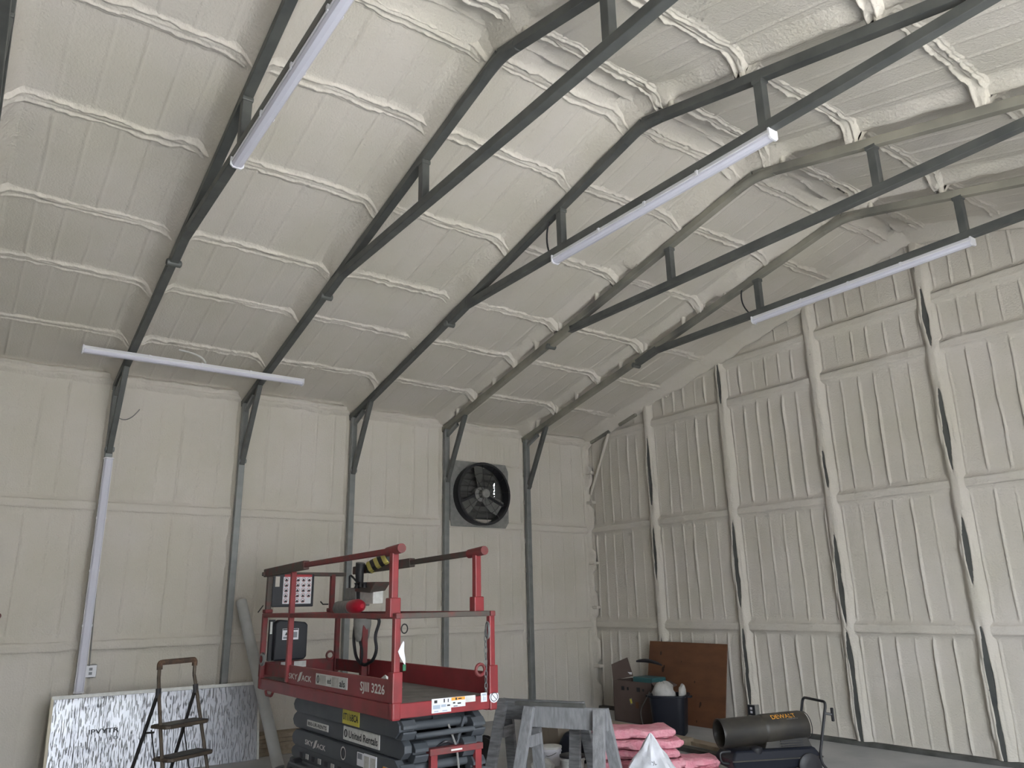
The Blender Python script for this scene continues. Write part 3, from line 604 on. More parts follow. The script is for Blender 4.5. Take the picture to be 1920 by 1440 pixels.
tag_ = MB().add([(3.35, -5.6, .947), (3.62, -5.55, .947), (3.66, -5.45, .95), (3.62, -5.6, 1.06), (3.45, -5.5, 1.0)], [(0, 1, 3), (1, 2, 3), (2, 4, 3), (4, 0, 3), (0, 4, 2, 1)]).build('paper_scrap', 'decal', None)
tag(tag_, 'crumpled pale paper scrap lying on the lift deck', 'paper')
# lettering and plates on the near side
YS = LY0-.0005
def logo(parent, x, z, w, h, y, mt='letter'):
    text('lettering', 'SKY', mt, parent, (x, y, z), UX, UZ, w*.40, h*.66)
    text('lettering', 'ACK', mt, parent, (x+w*.58, y, z), UX, UZ, w*.42, h*.66)
    mb = MB()
    for dx_, z0, z1 in ((.40, -.18, .92), (.46, -.05, 1.0)):
        mb.add([(x+w*dx_, y-.0015, z+h*z0), (x+w*(dx_+.05), y-.0015, z+h*z0), (x+w*(dx_+.15), y-.0015, z+h*z1), (x+w*(dx_+.105), y-.0015, z+h*z1)], [(0, 1, 2, 3)])
    mb.build('letter_stroke', mt, parent)
logo(side, 2.44, .985, .56, .075, YS)
pl_ = MB().box(3.10, 3.76, LY0-.003, LY0+.01, .978, 1.068).build('rental_plate', 'decal', side, bevel=.002)
YP = LY0-.0035
def oval(x, z, w, h, y, parent):
    n = 20; vs = [(x+w*rr*math.cos(2*math.pi*j/n), y, z+h*rr*math.sin(2*math.pi*j/n)) for rr in (1, .55) for j in range(n)]
    MB().add([(a, b_, c) for a, b_, c in vs[:n]]+[(x+(a-x)*.7, b_, c+ (c-z)*.25) for a, b_, c in vs[n:]], [(j, n+j, n+(j+1) % n, (j+1) % n) for j in range(n)]).build('plate_mark', 'print', parent)
oval(3.155, 1.023, .03, .032, YP-.001, pl_)
text('lettering', 'ed', 'print', pl_, (3.36, YP, 1.0), UX, UZ, .075, .045); text('lettering', 'als', 'print', pl_, (3.61, YP, .992), UX, UZ, .11, .052)
for x0, x1 in ((3.20, 3.34), (3.45, 3.60)): MB().box(x0, x1, LY0-.005, LY0-.003, .985, 1.06).build('pasted_notice', 'bagdull', pl_)
text('lettering', 'SJIII 3226', 'letter', side, (4.0, YS, .972), UX, UZ, .42, .09, bold=.022)
# labels on the entry sill
XS = LX1+.0205
def sill(y0, y1, z0, z1, mt): return MB().box(XS-.004, XS+.002, y0, y1, z0, z1).build('sill_label', mt, lift, bevel=.001)
a = sill(-5.71, -5.545, .858, .955, 'white'); b_ = sill(-5.545, -5.42, .885, .955, 'white'); c = sill(-5.42, -5.33, .91, .955, 'decal'); d = sill(-5.28, -5.225, .90, .965, 'white')
e = MB().lathe([(.042, 0), (.042, .004)], (LX1+.035, LY1+.0, .93), (1, 0, 0), 20).build('no_step_disc', 'white', lift)
MB().tube([(LX1+.0395, LY1+.031*math.cos(2*math.pi*j/16), .93+.031*math.sin(2*math.pi*j/16)) for j in range(17)], .003, 4).build('disc_ring', 'print', e); MB().beam((LX1+.0395, LY1-.02, .95), (LX1+.0395, LY1+.02, .91), .003, .007, (1, 0, 0)).build('disc_bar', 'print', e)
XP = XS+.0025
MB().box(XP, XP+.001, -5.69, -5.665, .925, .945).box(XP, XP+.001, -5.61, -5.60, .925, .95).box(XP, XP+.001, -5.575, -5.568, .925, .948).box(XP, XP+.001, -5.58, -5.555, .898, .908).build('label_print', 'print', a)
MB().box(XP, XP+.001, -5.70, -5.64, .885, .912).box(XP, XP+.001, -5.63, -5.59, .895, .912).box(XP, XP+.001, -5.69, -5.655, .865, .873).box(XP, XP+.001, -5.62, -5.58, .866, .873).build('label_grey_print', 'bluegrey', a)
MB().box(XP, XP+.001, -5.543, -5.425, .932, .953).build('label_orange_band', 'orange', b_); MB().box(XP+.001, XP+.002, -5.51, -5.495, .934, .95).box(XP+.001, XP+.002, -5.485, -5.455, .938, .946).box(XP, XP+.001, -5.53, -5.51, .91, .92).box(XP, XP+.001, -5.49, -5.46, .905, .915).box(XP, XP+.001, -5.525, -5.49, .89, .895).build('label_print', 'print', b_)
MB().box(XP, XP+.001, -5.27, -5.235, .945, .958).box(XP, XP+.001, -5.262, -5.255, .908, .94).box(XP, XP+.001, -5.247, -5.24, .908, .935).build('label_print', 'bluegrey', d)
# scissor arms
def arm(x0, x1, z0, z1, y0, y1, mt='armgrey'):
    h = z1-z0
    return MB().prism([(x0+.10, z0), (x1-.06, z0), (x1, z0+h*.35), (x1, z1-h*.3), (x1-.06, z1), (x0+.10, z1), (x0+.03, z1-h*.25), (x0, z0+h*.45), (x0+.03, z0+h*.15)], (0, y0, 0), UX, UZ, (0, 1, 0), y1-y0).build('scissor_arm', mt, lift, bevel=.004)
AR = []
for i, (z0, z1) in enumerate(((.705, .835), (.565, .70), (.425, .56), (.305, .42))):
    o = .035*(i % 2)
    AR.append(arm(2.47-.08*(i % 2), 4.56+.03*(i % 2), z0, z1, LY0+.05+.03*(i % 2), LY0+.11+.03*(i % 2))); arm(2.47-.08*(i % 2), 4.56, z0, z1, LY1-.13, LY1-.07)
    MB().tube([(4.48, LY0+.1, (z0+z1)/2), (4.48, LY1-.1, (z0+z1)/2)], .032, 12).build('cross_tube', 'armlight', lift, True)
    MB().tube([(2.6, LY0+.1, (z0+z1)/2), (2.6, LY1-.1, (z0+z1)/2)], .032, 12).build('cross_tube', 'armgrey', lift, True)
    MB().box(2.7, 4.38, LY0+.14, LY1-.14, z0+.015, z1-.015).build('inner_arms', 'armgrey', lift)
for (y, z, mt) in ((LY0+.12, .76, 'armlight'), (LY1-.12, .73, 'armlight'), (LY0+.22, .60, 'armlight'), (LY1-.20, .60, 'armlight'), (LY0+.12, .47, 'armgrey'), (LY1-.12, .46, 'armgrey')):
    c = MB().prism([(-.05, -.065), (.035, -.065), (.065, -.02), (.065, -.009), (.025, -.009), (.025, .007), (.065, .007), (.065, .03), (.03, .065), (-.05, .065)], (4.53, y-.055, z), UX, UZ, (0, 1, 0), .11).build('arm_end_cap', mt, lift, bevel=.004)
MB().tube([(4.575, LY0+.17, .715), (4.575, LY1-.16, .72)], .02, 12).build('cross_tube', 'armlight', lift, True)
MB().lathe([(.05, 0), (.055, .01), (.055, .32), (.05, .33)], (4.35, LY0+.42, .78), (0, 1, 0), 12).build('lift_cylinder', 'armgrey', lift, True)
MB().beam((4.50, -5.45, .62), (4.50, -5.38, .80), .02, .06, (1, 0, 0)).build('cylinder_lug', 'armlight', lift)
MB().tube([(4.55, -5.44, .40), (4.56, -5.47, .60), (4.52, -5.52, .76)], .008, 6).build('hydraulic_hose', 'greybox', lift, True)
MB().tube(rounded([(4.50, -5.62, .60), (4.56, -5.56, .66), (4.54, -5.48, .62), (4.50, -5.40, .70)], .05), .010, 6).build('hydraulic_hose', 'black', lift, True)
# plates on the arms
YA = LY0+.05; YB = LY0+.08
def plate(a_, x0, x1, z0, z1, y, mt, name='plate'): return MB().box(x0, x1, y-.004, y+.01, z0, z1).build(name, mt, a_, bevel=.004)
q = plate(AR[0], 3.58, 3.90, .712, .825, YA, 'yellow', 'licence_plate'); text('lettering', '0T1168CA', 'print', q, (3.60, YA-.0045, .742), UX, UZ, .285, .055)
q = plate(AR[1], 3.54, 4.20, .585, .69, YB, 'decal', 'rental_plate'); text('lettering', 'United Rentals', 'print', q, (3.655, YB-.0045, .608), UX, UZ, .52, .055); oval(3.595, .637, .032, .03, YB-.0055, q)
q = plate(AR[1], 2.75, 3.23, .60, .655, YB, 'decal', 'phone_plate'); text('lettering', '800-UR-RENTS', 'print', q, (2.78, YB-.0045, .613), UX, UZ, .42, .03)
logo(AR[2], 2.80, .462, .46, .062, YA-.0008)
oval(3.62, .495, .04, .042, YA-.002, AR[2]); n = 18
MB().add([(3.62+r_*math.cos(2*math.pi*j/n), YA-.003, .495+r_*math.sin(2*math.pi*j/n)) for r_ in (.05, .04) for j in range(n)], [(j, n+j, n+(j+1) % n, (j+1) % n) for j in range(n)]).build('warning_ring', 'letter', AR[2])
q = plate(AR[2], 3.88, 4.0, .445, .54, YA, 'white', 'label'); MB().box(3.90, 3.975, YA-.006, YA-.0045, .495, .535).build('label_print', 'greyprint', q)
q = plate(AR[2], 4.0, 4.22, .432, .545, YA-.001, 'white', 'label'); MB().box(4.015, 4.10, YA-.0065, YA-.005, .445, .53).box(4.12, 4.21, YA-.0065, YA-.005, .445, .53).build('label_print', 'bagdull', q)
q = plate(AR[2], 4.33, 4.46, .43, .50, YA, 'white', 'label'); MB().box(4.33, 4.46, YA-.006, YA-.0045, .465, .50).build('label_print', 'orange', q)
for j in range(9): MB().box(2.62+j*.14, 2.68+j*.14, YB-.006, YB+.01, .335, .375).build('painted_slot', 'bagdull' if j % 2 else 'black', AR[3])  # raised squares; the black ones paint in the shade of cut-outs
# entry ladder
MB().box(4.56, 4.60, -5.71, -5.655, .05, .60).build('ladder_rail', 'red', lift, bevel=.004); MB().box(4.56, 4.60, -5.33, -5.275, .05, .60).build('ladder_rail', 'red', lift, bevel=.004)
MB().box(4.54, 4.605, -5.72, -5.265, .575, .62).build('ladder_step', 'redworn', lift, bevel=.004)
for z in (.32, .12): MB().box(4.55, 4.605, -5.70, -5.28, z, z+.03).build('ladder_step', 'red', lift, bevel=.004)
MB().box(4.601, 4.606, -5.545, -5.45, .59, .602).build('step_label', 'letter', lift)
# chassis and wheels
MB().box(2.40, 4.54, LY0+.06, LY1-.06, .10, .31).build('chassis', 'armgrey', lift, bevel=.02)
MB().box(2.55, 4.30, LY0-.0, LY0+.07, .12, .30).build('side_tray', 'armgrey', lift, bevel=.015)
for x in (2.62, 4.3):
    for y, s_ in ((LY0, 1), (LY1-.12, 1)): MB().lathe([(.10, 0), (.155, .01), (.163, .03), (.163, .09), (.155, .11), (.10, .12)], (x, y, .163), (0, 1, 0), 24).build('wheel', 'black', lift, True)

# ------------------------------------------------------------------ step ladder
wd = V(-.463, .886, 0).normalized(); fr = V(.886, .463, 0).normalized(); lc = V(2.62, -7.0, 0)
lad = thing('step_ladder', tuple(lc), 'dark grimy folding step ladder standing before the leaning sheet', 'ladder')
HW = .19
def lp(w, f, z): return lc+wd*w+fr*f+V(0, 0, z)
tops = []
for e in (-1, 1):
    MB().tube([lp(e*(HW+.045), .26, 0), lp(e*HW, -.02, .97), lp(e*(HW-.01), -.05, 1.08)], .0145, 8).build('front_leg', 'ladder', lad, True)
    MB().tube([lp(e*(HW+.02), -.36, 0), lp(e*(HW-.0), -.02, .99)], .0145, 8).build('rear_leg', 'ladderdark', lad, True)
    MB().tube([lp(e*(HW+.045), .26, 0), lp(e*(HW+.045), .262, .03)], .02, 8).build('foot', 'black', lad); MB().tube([lp(e*(HW+.02), -.36, 0), lp(e*(HW+.02), -.358, .03)], .02, 8).build('foot', 'black', lad)
    MB().tube([lp(e*HW, -.02, .93), lp(e*(HW-.003), -.03, 1.0)], .022, 8).build('hinge_sleeve', 'black', lad)
    MB().tube([lp(e*(HW-.03), -.10, .68), lp(e*(HW-.03), .06, .20)], .006, 6).build('link_rod', 'ladderdark', lad)
    MB().tube([lp(e*(HW), -.12, .66), lp(e*(HW), -.03, .67)], .008, 6).build('link_rod', 'ladderdark', lad)
MB().tube(rounded([lp(-(HW-.01), -.05, 1.08), lp(-(HW-.01), -.055, 1.20), lp(HW-.01, -.055, 1.20), lp(HW-.01, -.05, 1.08)], .06), .0145, 8).build('handle_bar', 'ladder', lad, True)
MB().tube(rounded([lp(-(HW-.012), -.053, 1.145), lp(-(HW-.01), -.055, 1.20), lp(HW-.01, -.055, 1.20), lp(HW-.012, -.053, 1.15)], .06), .023, 8).build('handle_grip', mat('brown_foam_grip', (.11, .062, .038), .9, c2=(.05, .035, .025), scale=18, bump=.5), lad, True)
for z, f in ((.70, .055), (.465, .125), (.235, .19)):
    hw = HW+.02+.03*(1-z); mb = MB()
    o = lp(0, f, z); mb.prism([(-hw, -.10), (hw, -.10), (hw, .07), (hw-.03, .10), (-hw+.03, .10), (-hw, .07)], o, wd, fr, V(0, 0, 1), .028); st = mb.build('tread', 'ladder', lad, bevel=.008)
    MB().prism([(-hw+.02, -.085), (hw-.02, -.085), (hw-.02, .085), (-hw+.02, .085)], o+V(0, 0, .028), wd, fr, V(0, 0, 1), .004).build('tread_mat', 'black', st)

# ------------------------------------------------------------------ wrapped sheet, pipe, timber behind
TX, BX, TZ = .46, .60, .80; ya, yb_ = -7.70, -5.62
nr = V(TZ, 0, BX-TX).normalized(); upv = V(TX-BX, 0, TZ).normalized(); SHH = math.hypot(TX-BX, TZ)
sh = thing('wrapped_sheet', (BX, (ya+yb_)/2, 0), 'large silvery sheet in streaky plastic wrap leaning by the side wall', 'sheet')
o = V(BX, ya, 0); Ly = yb_-ya
MB().prism([(0, 0), (Ly, 0), (Ly, SHH), (0, SHH)], o-nr*.03, (0, 1, 0), upv, nr, .03).build('sheet', 'wrap', sh, bevel=.003)
for a0, a1, b0, b1 in ((0, Ly, SHH-.03, SHH+.006), (-.006, .022, 0, SHH), (Ly-.02, Ly+.006, 0, SHH)):
    MB().prism([(a0, b0), (a1, b0), (a1, b1), (a0, b1)], o-nr*.036, (0, 1, 0), upv, nr, .042).build('edge_binding', 'cream' if a1 < 1 else 'decal', sh, bevel=.004)
text('faded_stamp', 'IPVYTR', 'print', sh, o+nr*.0005+V(0, .36, 0)+upv*.43, (0, 1, 0), upv, .28, .045, .001)
text('faded_stamp', '11 10', 'greyprint', sh, o+nr*.0005+V(0, .42, 0)+upv*.36, (0, 1, 0), upv, .22, .035, .001)
tag(MB().tube([(1.20, -5.60, 0), (.20, -5.82, 1.70)], .062, 16).build('leaning_pipe', 'pvc', smooth=True), 'long white pipe leaning on a column behind the lift', 'pipe')
for i in range(5):
    for j in range(2):
        x0 = .20+j*.15+random.uniform(-.01, .01); z0 = .045*i
        tag(MB().box(x0, x0+.14, -7.2+random.uniform(-.1, .1), -4.95+random.uniform(-.12, .12), z0, z0+.043).build('timber_board', 'lumber', bevel=.003),
            'brown timber board in the low stack, %s, %s side' % (('lowest layer', 'second layer up', 'middle layer', 'second layer from top', 'top layer')[i], ('wall', 'sheet')[j]), 'board', 'boards stacked behind the wrapped sheet')

# ------------------------------------------------------------------ sawhorses
def sawhorse(p, q, zt, label, m1, m2, m3):
    p, q = Vector(p), Vector(q); d = (q-p).normalized(); s_ = V(-d.y, d.x, 0); c = (p+q)/2
    t = thing('sawhorse', (c.x, c.y, 0), label, 'sawhorse', 'wooden sawhorses beside the lift')
    P, Q = V(p.x, p.y, zt), V(q.x, q.y, zt)
    MB().beam(P-V(0, 0, .085), Q-V(0, 0, .085), .042, .17).build('beam', m1, t, bevel=.004)
    for e, f in ((P, 1), (Q, -1)):
        for k in (-1, 1):
            a = e+d*f*.06+s_*k*.04-V(0, 0, .01); b_ = V(e.x, e.y, 0)+d*f*.0+s_*k*.27
            MB().beam(a, b_, .045, .095, d).build('leg', m2 if k < 0 else m3, t, bevel=.004)
        MB().beam(e+d*f*.09-s_*.10-V(0, 0, .27), e+d*f*.09+s_*.10-V(0, 0, .27), .02, .09).build('brace', m3, t)
    return t
sawhorse((3.609, -4.427, 0), (4.362, -4.054, 0), .78, 'dark weathered wooden sawhorse standing next to the lift', 'wood', 'wood', 'wood')
t = sawhorse((4.148, -4.526, 0), (4.83, -4.20, 0), .78, 'pale grey weathered wooden sawhorse, nearer the pink batts', 'woodpale', 'woodpale', 'woodpale')
MB().beam((4.08, -4.58, .79), (4.66, -4.30, .795), .035, .03).build('cap_strip', 'wooddark', t)

# ------------------------------------------------------------------ clutter behind the sawhorses
def carton(name, x0, x1, y0, y1, h, label, mt, cat='box'):
    t = thing(name, ((x0+x1)/2, (y0+y1)/2, 0), label, cat)
    MB().box(x0, x1, y0, y1, 0, h).build('body', mt, t, bevel=.006)
    MB().box(x0-.01, (x0+x1)/2-.004, y0-.005, y1+.005, h, h+.008).build('flap', mt, t); MB().box((x0+x1)/2+.004, x1+.01, y0-.005, y1+.005, h, h+.008).build('flap', mt, t)
    MB().box((x0+x1)/2-.03, (x0+x1)/2+.03, y0-.003, y0, h*.1, h*.9).build('tape', 'cardpale', t)
    return t
carton('storage_carton', 2.40, 2.80, -3.1, -2.75, .38, 'pale brown carton on the floor behind the sawhorses', 'cardpale')
t = thing('tool_bag', (3.15, -3.0, 0), 'navy blue tool bag on the floor behind the sawhorses', 'bag')
MB().prism([(-.22, 0), (.22, 0), (.24, .18), (.16, .30), (-.16, .30), (-.24, .18)], (3.15, -3.1, 0), (.813, .582, 0), UZ, (-.582, .813, 0), .22).build('body', 'navy', t, bevel=.04, seg=3)
MB().tube(rounded([(3.0, -3.1, .27), (3.02, -3.09, .38), (3.22, -2.93, .38), (3.26, -2.92, .27)], .06), .012, 8).build('handle', 'black', t, True)
def bucket(x, y, r_, h, label, mt, lid):
    t = thing('bucket', (x, y, 0), label, 'bucket')
    MB().lathe([(r_*.86, 0), (r_*.98, h*.8), (r_*1.05, h*.82), (r_*1.05, h*.88), (r_, h*.9), (r_*1.02, h)], (x, y, 0), UZ, 20).build('body', mt, t, True)
    MB().lathe([(r_*1.06, 0), (r_*1.06, .02), (r_*.9, .025)], (x, y, h), UZ, 20).build('lid', lid, t, True)
    MB().tube(arc((x-r_, y, h*.85), (x+r_, y, h*.85), .12, 8, (.5, -.8, -.3)), .004, 5).build('bail_handle', 'galv', t)
bucket(2.98, -3.35, .11, .16, 'small white bucket under the pale sawhorse', 'white', 'decal')
bucket(3.45, -3.45, .12, .15, 'white bucket with a dark lid next to the pink batts', 'decal', 'black')
bucket(2.92, -3.72, .09, .20, 'blue can standing behind the dark sawhorse', mat('blue_tin', (.03, .06, .16), .4), 'greybox')
t = thing('cord_reel', (2.62, -3.95, 0), 'black cord reel on the floor beside the lift', 'reel')
for x in (-.05, .05): MB().lathe([(.03, 0), (.15, .004), (.15, .012), (.03, .016)], V(2.62, -3.95, .15)+V(-.813, .582, 0).cross(UZ)*0+V(.58, -.81, 0)*x, (.58, -.81, 0), 20).build('flange', 'blackmetal', t, True)
MB().lathe([(.10, -.05), (.10, .05)], (2.62, -3.95, .15), (.58, -.81, 0), 18).build('wound_cord', 'black', t, True)
tag(MB().beam((2.30, -4.05, .0), (2.20, -4.0, .42), .02, .22).build('leaning_board', 'brownred', bevel=.003), 'short red brown board standing beside the lift', 'board')
tag(MB().tube([(2.98, -3.60, .01), (3.03, -3.55, .04), (3.12, -3.52, .05), (3.2, -3.5, .03)], [.03, .06, .06, .03], 8).build('crumpled_rag', 'bagdull', smooth=True), 'crumpled pale rag on the floor under the sawhorses', 'rag')
tag(MB().beam((1.7, -2.2, .0), (2.1, -1.7, .0), .5, .02).build('floor_scrap', 'cardpale'), 'flat pale carton scrap lying on the floor', 'carton')

# ------------------------------------------------------------------ boards on the floor
for i, (p, q, z, w, lab) in enumerate((((1.5, -1.44), (2.74, -1.52), .10, .14, 'brown board lying topmost across the floor boards'), ((1.2, -1.40), (3.2, -1.52), .04, .20, 'brown board lying flat under the topmost board'),
                                       ((2.4, -1.25), (4.0, -1.52), .022, .16, 'brown board lying toward the heater'), ((2.95, -1.72), (3.9, -1.78), .022, .12, 'short dark board lying before the plywood'))):
    tag(MB().beam((*p, z), (*q, z), w, .042 if i != 1 else .079).build('floor_board', 'lumber' if i < 3 else 'wooddark', bevel=.003), lab, 'board', 'loose boards on the floor')

# ------------------------------------------------------------------ pink insulation
def batt(c, dr, L_, wid, h, z, seed, label):
    dr = Vector(dr).normalized(); sdv = V(-dr.y, dr.x, 0); rg = np.random.RandomState(seed); nu, nv = 26, 14; vs = []; fs = []
    for i in range(nu):
        u = -L_/2+L_*i/(nu-1); e = min(1, min(i, nu-1-i)/1.5+.55)
        for j in range(nv):
            a = 2*math.pi*j/nv; ca, sa = math.cos(a), math.sin(a)
            y = wid/2*math.copysign(abs(ca)**.45, ca)*(.9+.1*e); zz = h/2*math.copysign(abs(sa)**.6, sa)*e
            k = .011*float(fbm(u*7+seed, a*1.3)); k2 = .012*float(fbm(u*4+63, 2.2))
            vs.append(Vector(c)+dr*(u+k)+sdv*(y+k*1.5)+V(0, 0, z+h/2+zz+k+k2))
    fs = [(i*nv+j, i*nv+(j+1) % nv, (i+1)*nv+(j+1) % nv, (i+1)*nv+j) for i in range(nu-1) for j in range(nv)]
    fs += [tuple(range(nv-1, -1, -1)), tuple((nu-1)*nv+j for j in range(nv))]
    tag(MB().add(vs, fs).build('insulation_batt', 'pink', smooth=True), label, 'insulation', 'pink insulation batts in a loose pile')
br = (.51, .86, 0); bc = V(4.08, -3.10, 0); bs = V(-.86, .51, 0)
lay = [(-.07, 0, .82), (-.06, .0, .84), (-.08, .02, .80), (-.06, -.01, .82), (-.09, .01, .76)]
for i, (a, b_, L_) in enumerate(lay):
    batt(bc+V(*br)*a+bs*b_, br, L_, .36, .09, .093*i, 21+i, ['pink insulation batt at the bottom of the pile', 'pink insulation batt second from the floor', 'pink insulation batt in the middle of the pile', 'pink insulation batt second from the top of the pile', 'pink insulation batt on top of the pile'][i])
batt(bc+V(*br)*.53, br, .36, .36, .11, .0, 41, 'short pink batt lying on the floor at the heater end of the pile')
batt(bc+V(*br)*.52, br, .34, .34, .10, .10, 42, 'short pink batt with a curled end at the heater end of the pile')
# white plastic bag in front
ct = V(4.656, -3.52, 0); nu, nv = 26, 32; vs = []; rg = np.random.RandomState(3)
for i in range(nu):
    f = i/(nu-1); r_ = .33*(1-f)**.9*(1+.12*math.sin(f*math.pi))+.006
    for j in range(nv):
        a = 2*math.pi*j/nv; w = 1+.16*math.sin(3*a+f*3)+.11*math.sin(7*a-f*5)+.05*math.sin(11*a+f*9)+.14*float(fbm(math.cos(a)*1.5+f*4+9, math.sin(a)*1.5+f*2))
        vs.append(ct+V(math.cos(a)*r_*w*.95, math.sin(a)*r_*w*.8, .50*f*(1-.02*math.sin(5*a)))+V(-.02, -.02, 0)*f)
fs = [(i*nv+j, i*nv+(j+1) % nv, (i+1)*nv+(j+1) % nv, (i+1)*nv+j) for i in range(nu-1) for j in range(nv)]+[tuple(range(nv-1, -1, -1)), tuple((nu-1)*nv+j for j in range(nv))]
bgt = thing('plastic_sack', tuple(ct), 'peaked white plastic sack standing in front of the pink batts', 'sack')
MB().add(vs, fs).build('film', 'bag', bgt, True)
text('sack_print', 'OL', 'greyprint', bgt, ct+V(.085, -.135, .27), V(.72, .62, .32), V(-.35, -.05, .9), .05, .035, .001)

# ------------------------------------------------------------------ plywood, carton, bin
ply = thing('plywood_sheet', (2.05, -.3, 0), 'reddish brown plywood sheet leaning on the gable wall', 'plywood')
pu = V(0, .22, 1.045).normalized(); o = V(1.36, -.36, 0); pn = V(1, 0, 0).cross(pu)
MB().prism([(0, 0), (1.42, 0), (1.40, 1.06), (-.02, 1.065)], o+pn*0, UX, pu, -pn, .018).build('sheet', 'ply', ply, bevel=.002)
for a, b_, r_ in ((.22, .90, .022), (.30, .72, .018), (.28, .68, .03), (.88, .55, .012), (1.0, .28, .022), (.99, .25, .015), (.95, .06, .012), (.62, .80, .008), (.15, .4, .012)):
    MB().prism([(a+r_*math.cos(2*math.pi*j/10)*.8, b_+r_*math.sin(2*math.pi*j/10)*1.3) for j in range(10)], o, UX, pu, pn, .0012).build('knot', 'knot', ply)
cx = thing('open_carton', (1.56, -.62, 0), 'brown cardboard carton with one raised flap beside the plywood', 'carton')
x0, x1, y0, y1, h = 1.19, 1.95, -.78, -.42, .54
for a in ((x0, x1, y0, y0+.008), (x0, x1, y1-.008, y1), (x0, x0+.008, y0, y1), (x1-.008, x1, y0, y1)): MB().box(*a, 0, h).build('side_panel', 'card', cx)
MB().box(x0, x1, y0, y1, 0, .008).build('base_panel', 'card', cx)
MB().add([(1.19, -.78, .53), (1.52, -.70, .60), (1.38, -.66, .84), (1.13, -.74, .74), (1.19, -.772, .53), (1.52, -.692, .60), (1.38, -.652, .84), (1.13, -.732, .74)], [(0, 1, 2, 3), (7, 6, 5, 4), (0, 4, 5, 1), (1, 5, 6, 2), (2, 6, 7, 3), (3, 7, 4, 0)]).build('raised_flap', 'card', cx)
MB().add([(1.95, -.78, .54), (1.95, -.42, .54), (2.10, -.44, .50), (2.10, -.80, .42), (1.95, -.78, .548), (1.95, -.42, .548), (2.10, -.44, .508), (2.10, -.80, .428)], [(3, 2, 1, 0), (4, 5, 6, 7), (0, 1, 5, 4), (1, 2, 6, 5), (2, 3, 7, 6), (3, 0, 4, 7)]).build('side_flap', 'card', cx)
MB().box(1.40, 1.50, -.705, -.70, .62, .65).build('flap_label', 'white', cx)
for xx, w, hh in ((1.36, .05, .05), (1.47, .03, .04), (1.66, .06, .055), (1.77, .03, .03)): MB().box(xx, xx+w, y0-.003, y0, .41-hh/2+.03, .41+hh/2+.03).build('stencil_mark', 'print', cx)
MB().prism([(0, 0), (.06, .02), (.04, .10), (-.02, .08)], (1.52, y0-.002, .23), UX, UZ, (0, -1, 0), .002).build('paper_label', 'cardpale', cx)
MB().prism([(.012, .02), (.045, .032), (.028, .085), (-.004, .07)], (1.52, y0-.004, .23), UX, UZ, (0, -1, 0), .001).build('label_print', 'yellow', cx)
MB().box(1.62, 1.68, y0-.002, y0, .2, .28).build('stencil_mark', 'ply', cx)
tag(MB().box(1.55, 1.93, -.74, -.47, .50, .60).build('teal_case', 'teal', bevel=.015), 'teal plastic case sitting in the open carton', 'case')
tag(MB().tube(arc((1.40, -.5, .78), (1.80, -.40, .74), .03, 8, (0, 0, 1)), [.012, .02, .024, .026, .026, .024, .022, .018, .01], 8).build('black_strap', 'black', smooth=True), 'curved black strap sticking out of the open carton', 'strap')
tag(MB().tube(rounded([(2.12, -1.0, .46), (1.92, -.82, .40), (1.74, -.82, .18), (1.80, -.84, .004), (1.95, -.95, .004)], .12), .007, 6).build('grey_cord', 'greybox', smooth=True), 'thin grey cord hanging down in front of the open carton', 'cord')
bn = thing('waste_bin', (2.48, -1.02, 0), 'dark navy square bin in front of the plywood', 'bin')
def sqprof(r_, n=32, p=.35): return [(r_*math.copysign(abs(math.cos(2*math.pi*j/n))**p, math.cos(2*math.pi*j/n)), r_*math.copysign(abs(math.sin(2*math.pi*j/n))**p, math.sin(2*math.pi*j/n))) for j in range(n)]
vs = []; fs = []; n = 32; ca, sa = math.cos(.6), math.sin(.6)
for k, (r_, z) in enumerate(((.19, 0), (.195, .02), (.225, .44), (.25, .445), (.25, .465), (.222, .465), (.19, .05))):
    for a, b_ in sqprof(r_): vs.append((2.48+a*ca-b_*sa, -1.02+a*sa+b_*ca, z))
fs = [(i*n+j, i*n+(j+1) % n, (i+1)*n+(j+1) % n, (i+1)*n+j) for i in range(6) for j in range(n)]+[tuple(range(n-1, -1, -1)), tuple(6*n+j for j in range(n))]
MB().add(vs, fs).build('body', 'navy', bn, True)
for e in (-1, 1): MB().beam((2.48+e*.235*ca, -1.02+e*.235*sa, .44), (2.48+e*.29*ca, -1.02+e*.29*sa, .44), .10, .022).build('handle', 'navy', bn, bevel=.005)
def lump(name, c, rx, ry, rz, seed, label, cat, mt):
    vs = []; nu, nv = 12, 18
    for i in range(nu):
        th = math.pi*(i+.01)/(nu-1+.02)
        for j in range(nv):
            a = 2*math.pi*j/nv; k = 1+.22*float(fbm(math.cos(a)*1.6+seed, math.sin(a)*1.6+th*2)); vs.append((c[0]+rx*k*math.sin(th)*math.cos(a), c[1]+ry*k*math.sin(th)*math.sin(a), c[2]-rz*k*math.cos(th)))
    fs = [(i*nv+j, i*nv+(j+1) % nv, (i+1)*nv+(j+1) % nv, (i+1)*nv+j) for i in range(nu-1) for j in range(nv)]+[tuple(range(nv-1, -1, -1)), tuple((nu-1)*nv+j for j in range(nv))]
    return tag(MB().add(vs, fs).build(name, mt, smooth=True), label, cat)
lump('plastic_bag', (2.42, -1.04, .46), .15, .14, .14, 5, 'large crumpled pale plastic bag bulging from the navy bin', 'bag', 'bagdull')
lump('plastic_bag', (2.63, -.93, .475), .05, .05, .10, 8, 'small peaked pale plastic bag at the edge of the navy bin', 'bag', 'bagdull')

